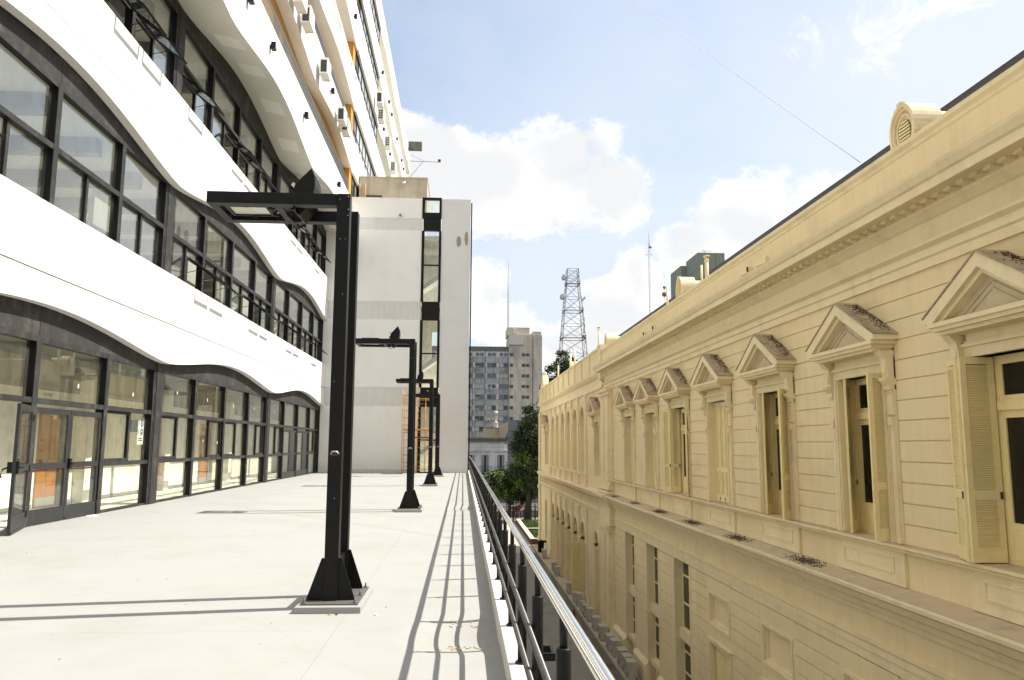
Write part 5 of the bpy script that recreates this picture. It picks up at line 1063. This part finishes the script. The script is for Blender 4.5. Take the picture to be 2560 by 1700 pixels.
def tree(name, label, base, trunk_h, r0, clumps, leaves, lsize, mats, lean=(0, 0), seed=1, droop=0.0, group='trees beyond the alley'):
    T = thing(name, label, 'tree', base, group); r = random.Random(seed); B = Vector(base)
    top = B + Vector((lean[0], lean[1], trunk_h)); b = MB()
    mid = B + Vector((lean[0] * .3 + r.uniform(-.1, .1), lean[1] * .3, trunk_h * .5))
    b.tube([B + Vector((0, 0, -0.1)), B + Vector((0, 0, 0.25)), mid, top], [r0 * 1.7, r0 * 1.15, r0 * 0.9, r0 * 0.75], 12)
    for c in clumps:
        c0 = Vector(c[:3]); m = top.lerp(c0, 0.5) + Vector((r.uniform(-.3, .3), r.uniform(-.3, .3), r.uniform(-.1, .4))); b.tube([top, m, c0], [r0 * 0.55, r0 * 0.3, r0 * 0.08], 7)
    b.build('trunk', BARK, T)
    q = MB(); wts = [c[3] ** 2.2 for c in clumps]; tot = sum(wts)
    for c, w in zip(clumps, wts):
        n = int(leaves * w / tot); sub = []
        for k in range(max(5, int(9 * c[3]))):
            d = Vector((r.gauss(0, 1), r.gauss(0, 1), r.gauss(0, 0.85))); d.normalize(); sub.append((Vector(c[:3]) + d * c[3] * r.uniform(0.45, 1.0), c[3] * r.uniform(0.22, 0.46), r.random()))
        for k in range(n):
            s0, sr, tone = r.choice(sub); d = Vector((r.gauss(0, 1), r.gauss(0, 1), r.gauss(0, .9))); p = s0 + d * sr * 0.55; p.z -= droop * abs(r.gauss(0, 1)) * sr
            a = Vector((r.gauss(0, 1), r.gauss(0, 1), r.gauss(0, .6) - droop)).normalized(); e = a.cross(Vector((r.gauss(0, 1), r.gauss(0, 1), r.gauss(0, 1)))).normalized(); s = lsize * r.uniform(0.6, 1.3)
            q.k = 0 if tone > 0.55 else 1
            q.add([p - a * s, p + e * s * 0.5, p + a * s, p - e * s * 0.5], [(0, 1, 2, 3)])
    q.build('crown', mats, T, recalc=False)
    return T
tree('pepper_tree', 'tall drooping green tree beside the far corner of the cream building', (6.6, 80.2, ZG), 3.2, 0.36,
     [(8.3, 80.0, 6.6, 1.15), (9.3, 80.6, 5.6, 1.3), (7.3, 79.6, 3.6, 1.35), (6.2, 80.2, 2.6, 1.3), (5.9, 80.6, 1.0, 1.25), (8.4, 80.2, 2.6, 1.6), (7.0, 79.4, 0.4, 1.4), (8.3, 80.4, -0.4, 1.5), (6.4, 80.4, -1.4, 1.2), (8.8, 80.5, 4.3, 1.3), (10.4, 80.4, 3.4, 1.5), (10.2, 80.3, 0.8, 1.6), (5.6, 80.4, -0.6, 1.1), (7.4, 80.0, -2.4, 1.2), (6.8, 80.3, 5.0, 0.9)], 26000, 0.15, [LEAFA, LEAFB, ], (0.3, 0), 4, 0.9)
tree('street_tree', 'dense dark green tree in front of the white house balcony', (5.0, 84.5, ZG), 2.4, 0.18,
     [(4.9, 84.5, -1.9, 1.15), (4.2, 84.3, -2.5, .75), (5.9, 84.6, -2.2, 1.2), (5.0, 84.2, -3.1, .95), (6.6, 84.6, -3.1, 1.1), (5.6, 84.6, -1.3, .9), (4.4, 84.6, -3.5, .9), (5.6, 84.5, -3.8, 1.1), (6.9, 84.6, -4.0, 1.0), (3.6, 84.6, -3.2, .8)], 14000, 0.12, [LEAFB, LEAFA], (0.1, 0), 9, 0.2)
tree('street_tree', 'dark shaded tree low behind the big trunk and against the cream corner', (8.3, 85.5, ZG), 2.6, 0.2,
     [(7.6, 85.2, -2.0, 1.2), (8.9, 85.4, -2.2, 1.4), (7.4, 85.0, -3.2, 0.9), (8.4, 85.4, -3.2, 1.1), (10.2, 85.6, -1.6, 1.5), (7.3, 85.4, -0.6, 1.2), (9.2, 85.4, -0.2, 1.6)], 12000, 0.12, [LEAFB, LEAFA], (0, 0), 12, 0.3)
tree('street_tree', 'broad dark tree shading the street farther behind the iron fence', (3.0, 90.5, ZG), 2.4, 0.24,
     [(2.2, 90.5, -2.6, 1.4), (3.8, 90.4, -2.4, 1.4), (5.4, 90.5, -2.8, 1.3), (6.8, 90.6, -2.6, 1.4), (8.4, 90.5, -2.4, 1.5), (4.6, 90.3, -3.6, 1.0), (6.4, 90.4, -3.8, 1.0), (10, 90.5, -2.8, 1.6)], 11000, 0.16, [LEAFB, LEAFA], (1.2, 0), 19, 0.2)
tree('far_tree', 'feathery green treetop against the sky below the lattice tower', (13.2, 104, ZG), 12.5, 0.30,
     [(13.0, 104, 13.2, 1.1), (12.0, 104, 11.6, 1.2), (13.8, 104.2, 11.9, 1.3), (12.8, 103.6, 10.2, 1.3), (14.6, 104.4, 12.4, 0.9), (15.2, 104.3, 10.6, 1.2), (11.5, 104.2, 10.2, 0.8), (13.8, 104, 9.0, 1.5)], 8000, 0.15, [LEAFA, LEAFB], (0, 0), 15, 0.6)

def person(label, base, yaw, top, legs, seed, hat=None, arms=0.2, stride=0.12):
    T = thing('person', label, 'person', base, 'people behind the iron fence')
    verts = []; edges = []; rad = []
    def v(p, r, par=None):
        verts.append(p); rad.append(r)
        if par is not None: edges.append((par, len(verts) - 1))
        return len(verts) - 1
    pel = v((0, 0, .95), .125); ch = v((0, 0, 1.28), .14, pel); nk = v((0, .01, 1.48), .055, ch); hd = v((0, .03, 1.60), .085, nk); v((0, .03, 1.70), .075, hd)
    for s in (-1, 1):
        hip = v((s * .09, 0, .88), .095, pel); kn = v((s * .10, s * stride * .6 + .02, .48), .062, hip); an = v((s * .10, s * stride, .08), .042, kn); v((s * .10, s * stride + .13, .04), .04, an)
        sh = v((s * .18, 0, 1.40), .058, ch); el = v((s * .23, -s * arms * .3, 1.12), .043, sh); wr = v((s * .22, -s * arms + .06, .88), .032, el); hnd = v((s * .22, -s * arms + .08, .80), .035, wr)
        for k in range(4): v((s * (.205 + .012 * k), -s * arms + .10, .715 + .008 * abs(k - 1)), .009, hnd)
        v((s * .195, -s * arms + .115, .79), .010, hnd)
    me = bpy.data.meshes.new('body'); me.from_pydata(verts, edges, []); o = bpy.data.objects.new('body', me); COL.objects.link(o)
    sk = o.modifiers.new('skin', 'SKIN'); o.modifiers.new('sub', 'SUBSURF').levels = 1
    for i, r in enumerate(rad): me.skin_vertices[0].data[i].radius = (r, r)
    me.skin_vertices[0].data[0].use_root = True
    dg = bpy.context.evaluated_depsgraph_get(); m2 = bpy.data.meshes.new_from_object(o.evaluated_get(dg)); bpy.data.objects.remove(o)
    for m_ in (SKIN, top, legs, HAIR): m2.materials.append(m_)
    for p in m2.polygons:
        c = p.center; p.use_smooth = True
        p.material_index = 2 if c.z < .93 and abs(c.x) < .2 else (1 if .93 <= c.z < 1.47 else 0)
    m2.name = 'body'; o = bpy.data.objects.new('body', m2); COL.objects.link(o); o.parent = T; LOC[o.name] = Vector(base)
    b = MB(); B = Vector(base); b.lathe([(0.0, .125), (.05, .115), (.088, .06), (.095, 0), (.085, -.06)], (B.x, B.y + .012, B.z + 1.66), 12)
    if hat: b.lathe([(.14, .05), (.10, .06), (.095, .11), (0, .15)], (B.x, B.y + .02, B.z + 1.66), 14)
    b.build('hat' if hat else 'hair', hat or HAIR, T)
    b = MB(); b.lathe([(0, .02), (.014, .01), (.016, -.012), (0, -.02)], (B.x, B.y + .118, B.z + 1.60), 6); b.build('nose', SKIN, T)
    T.rotation_euler = (0, 0, yaw)
person('person in a red hat and top behind the iron fence', (5.95, 83.0, ZG + .02), 2.6, CLOTHR, CLOTHD, 1, CLOTHR)
person('person in a red shirt and dark trousers, leftmost by the fence', (5.20, 80.9, ZG + .02), 0.4, CLOTHR, CLOTHD, 2)
person('person in dark red clothes standing right of the leftmost one by the fence', (5.52, 81.2, ZG + .02), 1.2, CLOTHD, CLOTHR, 3)
person('person in pale clothes walking behind the fence near the tree trunk', (6.55, 83.6, ZG + .02), 1.9, CLOTHW, CLOTHD, 4)

def old_house():
    Y = 115.0; T = thing('old_house', 'old two storey grey white stucco house with arched hoods and a dark cornice', 'house', (2, Y, ZG))
    b = MB(); b.box(-12, 6.4, Y, Y + 12, ZG, 2.0); b.build('wall', HOUSE, T)
    b = MB(); b.box(-12, 6.5, Y - 0.35, Y + 0.2, 2.0, 2.35); b.box(-12, 6.55, Y - 0.5, Y + 0.2, 2.35, 2.6); b.build('cornice', HOUSED, T)
    b = MB(); b.box(-12, 6.42, Y - 0.10, Y - 0.003, 1.30, 1.40); b.box(-12, 6.42, Y - 0.08, Y - 0.003, 0.62 - 4.0, 0.80 - 4.0)
    for x in (-2.3, 0.1, 2.3, 4.35, 6.2): b.box(x - 0.2, x + 0.2, Y - 0.06, Y - 0.004, -2.4, 1.30)
    b.build('pilasters', HOUSE, T)
    for i, xc in enumerate((-1.1, 1.2, 3.25, 5.52)):
        q = MB(); q.box(xc - 0.62, xc + 0.62, Y - 0.05, Y - 0.002, -2.4, 0.25); n = 10
        if i < 3: q.prism([(xc - 0.95, 0.72)] + [(xc - 0.85 * math.cos(t * math.pi / n), 0.72 + 0.45 * math.sin(t * math.pi / n)) for t in range(n + 1)] + [(xc + 0.95, 0.72)], 'y', Y - 0.25, Y - 0.003)
        else: q.prism([(xc - 0.95, 0.72), (xc - .5, .85), (xc - .2, 1.2), (xc + .2, 1.2), (xc + .5, .85), (xc + 0.95, 0.72)], 'y', Y - 0.25, Y - 0.003)
        q.box(xc - 0.9, xc + 0.9, Y - 0.22, Y - 0.002, 0.6, 0.715); w = q.build('window', HOUSE, T)
        q = MB(); q.box(xc - 0.5, xc + 0.5, Y - 0.058, Y - 0.052, -2.4, 0.12); q.build('pane', DARKW, w)
        for s in (-1, 1): q = MB(); q.box(xc + s * .33 - 0.19, xc + s * .33 + 0.19, Y - 0.085, Y - 0.06, -2.38, 0.10); q.build('shutter', BLIND, w)
        q = MB(); q.box(xc - 1.0, xc + 1.0, Y - 0.8, Y - 0.003, -2.62, -2.5)
        for k in range(15): q.box(xc - 0.98 + k * .138, xc - 0.96 + k * .138, Y - 0.78, Y - 0.76, -2.5, -1.56)
        q.box(xc - 1.0, xc + 1.0, Y - 0.79, Y - 0.75, -1.56, -1.51); q.build('balcony', IRON, w)
        q = MB(); q.box(xc - 0.5, xc + 0.5, Y - 0.03, Y - 0.002, ZG, -3.5); q.build('door', DARKW, T)
old_house()
T = thing('roof_shed', 'ochre rendered shed and party wall behind the old house roof', 'building', (6, 150, ZG))
b = MB(); b.box(3.95, 6.9, 150, 158, ZG, 4.75); b.build('wall', BEIGEW, T)
b = MB(); b.prism([(6.9, ZG), (8.5, ZG), (8.5, 5.95), (6.9, 5.0)], 'y', 149, 158); b.build('gable_wall', BEIGEW, T)
b = MB(); b.box(3.9, 6.95, 149.9, 158, 4.75, 4.85); b.build('parapet', HOUSED, T)
b = MB(); b.lathe([(0.45, 0), (0.45, 1.0), (0.5, 1.05), (0.1, 1.3)], (6.3, 153, 4.85), 12); b.lathe([(.1, 1.3), (.1, 2.6), (.35, 2.7), (.35, 3.2), (0, 3.3)], (6.3, 153, 4.85), 12); b.build('water_tank', APTP, T)
b = MB(); b.box(8.5, 11.5, 152, 165, ZG, 6.4); b.prism([(7.4, 2.0), (8.5, 2.0), (8.5, 4.2)], 'y', 148, 148.4)
tag(b.build('blue_grey_house', BLUEW, None, (10, 152, ZG)), 'plain blue grey wall showing between the old house and the tree', 'building')

def apartment_block():
    Y = 208.0; T = thing('apartment_block', 'tall stained grey concrete apartment block with a tan stair wing and rooftop tank rooms', 'building', (6, Y, ZG))
    b = MB(); b.box(-14, 11.95, Y, Y + 14, ZG, 27.6); b.build('grey_wall', APTG, T)
    b = MB(); b.box(-14, 11.97, Y - 0.05, Y - 0.003, 26.4, 27.62); b.build('parapet', HOUSED, T)
    r = random.Random(8); bays = (-7.0, -3.4, -0.15, 3.0, 6.2, 9.35); pool = [DARKW, APTB, APTC, APTB, DARKW, APTC, APTB]
    b = MB()
    for f in range(9):
        zt = 26.1 - 2.82 * f
        for x in bays: b.box(x - 0.62, x - 0.08, Y - 0.04, Y - 0.002, zt - 1.25, zt)
    b.build('pale_panels', APTP, T)
    for f in range(9):
        zt = 26.1 - 2.82 * f
        for x in bays[2:]:
            q = MB(); fr = APTW if (f == 0 or r.random() < .12) else BLIND
            for a, c, za, zb in ((x, x + 2.42, zt - .10, zt), (x, x + 2.42, zt - 1.28, zt - 1.18), (x, x + .1, zt - 1.18, zt - .1), (x + 2.32, x + 2.42, zt - 1.18, zt - .1), (x + 1.16, x + 1.26, zt - 1.18, zt - .1)): q.box(a, c, Y - 0.12, Y - 0.003, za, zb)
            w = q.build('window', fr, T)
            for s in (0, 1): q = MB(); q.box(x + .1 + 1.16 * s, x + 1.16 + 1.16 * s, Y - 0.06, Y - 0.055, zt - 1.18, zt - .1); q.build('pane', r.choice(pool) if f else APTB, w)
    b = MB(); b.box(11.955, 17.6, Y - 0.6, Y + 14, ZG, 30.75); b.box(17.6, 18.25, Y - 0.4, Y + 14, ZG, 31.1); b.box(18.45, 20.8, Y - 0.6, Y + 14, ZG, 30.75); b.build('tan_wing', APTT, T)
    b = MB(); b.box(18.25, 18.45, Y + 0.2, Y + 13, ZG, 30.7); b.build('recess', DARKW, T)
    b = MB(); b.box(11.5, 17.5, Y + 0.3, Y + 9, 30.755, 32.9); b.box(18.3, 20.6, Y, Y + 6, 30.755, 31.8); b.build('tank_room', APTT, T)
    b = MB(); b.box(12.0, 15.8, Y - 1.1, Y - 0.605, 28.1, 30.7); b.box(13.0, 14.0, Y - 0.2, Y + 0.295, 31.3, 32.4); b.build('hung_tank', APTP, T)
    for f in range(9):
        zt = 25.85 - 2.82 * f
        for x in (12.15, 15.35, 16.45): q = MB(); q.box(x, x + 0.95, Y - 0.62, Y - 0.603, zt - 0.82, zt); q.build('window', DARKW, T)
    b = MB()
    for x in (11.98, 5.7, 2.4): b.tube([(x, Y - .08, ZG), (x, Y - .08, 26.3)], 0.06, 6)
    b.build('drain_pipe', HOUSED, T)
apartment_block()
for i, (x, z, lb) in enumerate(((3.1, 21.6, 'under the second window row, leftmost'), (6.4, 16.0, 'under the fourth window row'), (3.2, 13.4, 'below the fifth row near the left edge'), (3.2, 10.4, 'below the sixth row at the left'), (2.9, 7.6, 'below the seventh row at the left'), (6.2, 7.6, 'below the seventh row, right of its twin'))):
    ac_unit('window_air_conditioner', 'tiny air conditioner on the apartment block, ' + lb, 'air conditioner', 'air conditioners on the apartment block', (x, 207.3, z), (0.75, 0.6, 0.6), 'y')

def lattice_tower():
    Y = 300.0; xc = 42.0; T = thing('lattice_tower', 'tall grey lattice radio tower with white dishes rising behind the trees', 'radio tower', (xc, Y, ZG))
    zs = [-6, 6, 18, 30, 36.5, 42.5, 48, 53.3, 58.6, 63.9, 66.9, 70.0]
    def hw(z): return 2.1 + (70 - z) * 0.082 if z < 63.9 else 2.15 + (70 - z) * 0.05
    b = MB()
    for i in range(len(zs) - 1):
        a, c = zs[i], zs[i + 1]; A, C = hw(a), hw(c); pa = [(-A, -A), (A, -A), (A, A), (-A, A)]; pc = [(-C, -C), (C, -C), (C, C), (-C, C)]; w = 0.13
        for k in range(4):
            k2 = (k + 1) % 4; P = lambda q, z: (xc + q[0], Y + q[1], z)
            b.bar(P(pa[k], a), P(pc[k], c), 0.24); b.bar(P(pa[k], a), P(pc[k2], c), w); b.bar(P(pa[k2], a), P(pc[k], c), w); b.bar(P(pc[k], c), P(pc[k2], c), w)
    b.build('lattice', LATT, T)
    for z in (42.5, 53.3, 63.9):
        q = MB(); h = hw(z) + 0.35
        for a, c, d, e in ((-h, h, -h, -h + .5), (-h, h, h - .5, h), (-h, -h + .5, -h + .5, h - .5), (h - .5, h, -h + .5, h - .5)): q.box(xc + a, xc + c, Y + d, Y + e, z - .1, z + .08)
        for a in (-h, h):
            q.bar((xc + a, Y - h, z + .9), (xc + a, Y + h, z + .9), .1); q.bar((xc - h, Y + a, z + .9), (xc + h, Y + a, z + .9), .1)
        q.build('platform', LATR, T)
    for z in (66.5, 58.8):
        q = MB(); x = xc - hw(z) - 0.9; q.lathe([(0.0, -.5), (.7, -.4), (1.15, 0.0), (1.25, .45), (0, .5)], (0, 0, 0), 18)
        q.v = [(x - vz * 0.75 + vx * 0.66, Y - 1.2 - vz * 0.66 - vx * 0.75, z + vy) for vx, vy, vz in q.v]; q.bar((x + .2, Y - 1.2, z), (x + 1.6, Y - .8, z), .15); q.build('dish', DISH, T)
    q = MB(); r = random.Random(6)
    for k in range(16):
        z = r.uniform(36, 58); s = 1 if k % 4 else -1; x = xc + s * (hw(z) + .5); q.bar((x, Y - r.uniform(0, 3), z - .9), (x, Y - r.uniform(0, 3), z + .9), .22); q.bar((x, Y - 1, z), (x - s * .8, Y - 1, z), .12)
    q.bar((xc + 4.5, Y - 3, 58.5), (xc + 3.2, Y - 3, 57.0), .5, .9); q.build('antenna_panels', DISH, T)
lattice_tower()
def mast(label, x, y, za, zb, w, dish=None, sphere=None, arms=None, name='radio_mast'):
    T = thing(name, label, 'mast', (x, y, za)); b = MB()
    if w > 0.3:
        for k in range(3):
            a = 2.1 * k; b.tube([(x + w * .5 * math.cos(a), y + w * .5 * math.sin(a), za), (x + w * .5 * math.cos(a), y + w * .5 * math.sin(a), zb - 4)], 0.06, 5)
        z = za
        while z < zb - 4.5: b.bar((x - w * .4, y, z), (x + w * .4, y, z + .5), .05); b.bar((x + w * .4, y, z + .5), (x - w * .4, y, z + 1.0), .05); z += 1.0
        b.tube([(x, y, zb - 4.2), (x, y, zb)], 0.06, 5)
    else: b.tube([(x, y, za), (x, y, zb)], [w, w * .5], 6)
    b.build('pole', LATT, T)
    if dish: q = MB(); q.lathe([(0, -.5), (.6, -.3), (.75, .3), (.4, .6), (0, .65)], (x + .5, y, dish), 12); q.lathe([(.18, .7), (.2, 1.6), (0, 1.7)], (x + .3, y, dish), 8); q.build('aerial', LATT, T)
    if arms: q = MB(); q.bar((x - 1.2, y, arms), (x + 1.2, y, arms), .1); q.bar((x - 1.2, y, arms - .4), (x - 1.2, y, arms + .4), .08); q.bar((x + 1.2, y, arms - .4), (x + 1.2, y, arms + .4), .08); q.bar((x - 1.1, y, arms), (x, y, arms + 1.6), .06); q.bar((x + 1.1, y, arms), (x, y, arms + 1.6), .06); q.build('cross_arms', LATT, T)
    if sphere:
        for z, r_ in sphere: q = MB(); q.lathe([(0, -r_), (r_ * .7, -r_ * .7), (r_, 0), (r_ * .7, r_ * .6), (0, r_)], (x, y, z), 14); q.build('ball', LATR, T)
mast('slim tall radio mast rising from the roof of the apartment block', 11.9, 212, 32, 52.5, 0.40, name='roof_mast')
mast('distant pale radio mast with a dish near its tip, right of the lattice tower', 72.6, 300, 20, 86.5, 0.7, dish=79.6, arms=76.6)
mast('thin lightning rod with two reddish balls rising behind the cream roof', 15.95, 61.0, 5, 15.3, 0.035, sphere=((13.55, .22), (14.1, .13)), name='lightning_rod')
mast('thin spike aerial with a small ball right of the lattice tower foot', 46.4, 300, 20, 51.3, 0.09, sphere=((43.5, .7), (45.2, .35)), name='spike_aerial')
T = thing('green_tower_block', 'dull green panelled tower block rising behind the roof of the cream building', 'building', (34, 110, ZG))
b = MB(); b.box(33.8, 37.8, 110, 116, ZG, 29.5); b.box(32.97, 34.5, 116.01, 122, ZG, 28.9); b.build('facade', GREENB, T)
b = MB()
for z in (18, 21, 24, 27): b.box(33.78, 37.82, 109.98, 110.0, z, z + .06); b.box(33.78, 33.799, 110.0, 116.0, z, z + .06)
for x in (34.9, 36.4): b.box(x, x + .06, 109.98, 110.0, ZG, 29.4)
b.build('panel_joints', HOUSED, T)
b = MB(); b.bar((35.2, 111, 29.5), (35.2, 111, 30.1), .06); b.bar((34.6, 111, 30.0), (36.2, 111, 30.0), .05); b.bar((35.0, 111, 29.9), (35.0, 111, 30.2), .04); b.build('aerial', LATT, T)

# ---------------------------------------------------------------- fittings on the office tower
AC3 = [(17.3, 26.9), (17.3, 28.3), (17.2, 32.2), (17.15, 37.0), (17.1, 38.2)]
TAC = 'air conditioners hung on the office tower'
for i, (z, y) in enumerate(AC3):
    ac_unit('wall_air_conditioner', ('first', 'second', 'third', 'fourth', 'fifth')[i] + ' air conditioner from the left on the second tower band', 'air conditioner', TAC, (TX + 0.12, y, z), (0.36, 0.82, 0.72), 'y')
for i, (z, y, bl) in enumerate(((24.95, 52.2, False), (24.25, 53.4, True), (24.2, 58.3, True), (24.0, 63.2, True))):
    ac_unit('wall_air_conditioner', ('top dark grilled', 'upper lattice grilled', 'middle lattice grilled', 'lowest lattice grilled')[i] + ' air conditioner of the column on the far tower edge', 'air conditioner', TAC, (TX + 0.15, y, z), (0.42, 0.9, 0.85), 'y', blocks=bl)
def wall_lamp(y, z, label):
    T = thing('wall_floodlight', label, 'floodlight', (TX, y, z), 'small floodlights on the tower bands')
    b = MB(); b.box(TX + 0.04, TX + 0.19, y - 0.10, y + 0.10, z - 0.12, z + 0.12); b.build('housing', STEEL, T)
    b = MB(); b.box(TX + 0.002, TX + 0.04, y - 0.03, y + 0.03, z - 0.03, z + 0.03); b.build('bracket', STEEL, T)
    b = MB(); b.box(TX + 0.191, TX + 0.197, y - 0.085, y + 0.085, z - 0.10, z + 0.10); b.build('lens', ALU, T)
for bname, z, ys in (('lowest tower band', 14.4, (21.9, 24.65, 30.1, 38.4)), ('second tower band', 18.05, (30.1, 33.0, 35.7, 38.4, 41.0)), ('fourth tower band', 25.45, (42.0, 58.0, 63.2)), ('fifth tower band', 29.15, (56.2, 61.3, 63.8, 69.1, 74.6, 77.0))):
    for i, y in enumerate(ys): wall_lamp(y, z, ORD[i] + ' small black floodlight from the near end of the ' + bname)
T = thing('roof_bracket', 'thin steel arm with a red lamp sticking out from the far tower edge', 'bracket', (TX, 84, 32.2))
b = MB(); b.bar((TX - .1, 84, 32.6), (TX + 3.6, 84, 32.55), .06); b.bar((TX + .05, 84, 30.5), (TX + 1.6, 84, 32.5), .05); b.bar((TX + 1.8, 84, 32.6), (TX + .1, 84, 33.4), .03); b.build('arm', LATT, T)
b = MB(); b.box(TX + 3.3, TX + 3.6, 83.9, 84.1, 32.6, 32.85); b.build('red_lamp', CLOTHR, T)
b = MB(); b.box(TX + .05, TX + 1.5, 83.6, 84.4, 33.9, 34.7); b.build('flat_box', HOUSED, T)
def cornice_light(y, label, dy):
    T = thing('cornice_floodlight', label, 'floodlight', (5.6, y, 4.86), 'floodlights on the cream cornice')
    b = MB(); b.obox((5.60, y, 4.96), (0.05, 0.015, 0), (-0.03, 0.17, 0), (0, 0, 0.06)); b.build('housing', CREAMT, T)
    b = MB(); b.obox((5.585, y - 0.172 * dy, 4.965), (0.045, 0.012, 0), (0, 0.006, 0), (0, 0, 0.05)); b.build('lens', ACG, T)
for y, lb, dy in ((15.05, 'left of the near pair of cream box lights on the cornice', 1), (14.2, 'right of the near pair of cream box lights on the cornice', -1), (24.1, 'left of the far pair of cream box lights on the cornice', 1), (22.9, 'right of the far pair of cream box lights on the cornice', 1)): cornice_light(y, lb, dy)
b = MB(); A, C = Vector((5.82, 25, 16.75)), Vector((6.42, 11.95, 6.10)); D = (C - A)
A2 = A - D * 1.2; pts = [A2 + (C - A2) * (i / 24) - Vector((0, 0, 0.1 * 4 * (i / 24) * (1 - i / 24))) for i in range(25)]; b.tube(pts, 0.008, 6)
tag(b.build('overhead_cable', CABLE, None, tuple(A)), 'thin overhead cable sagging across the sky down to the cream roof', 'cable')
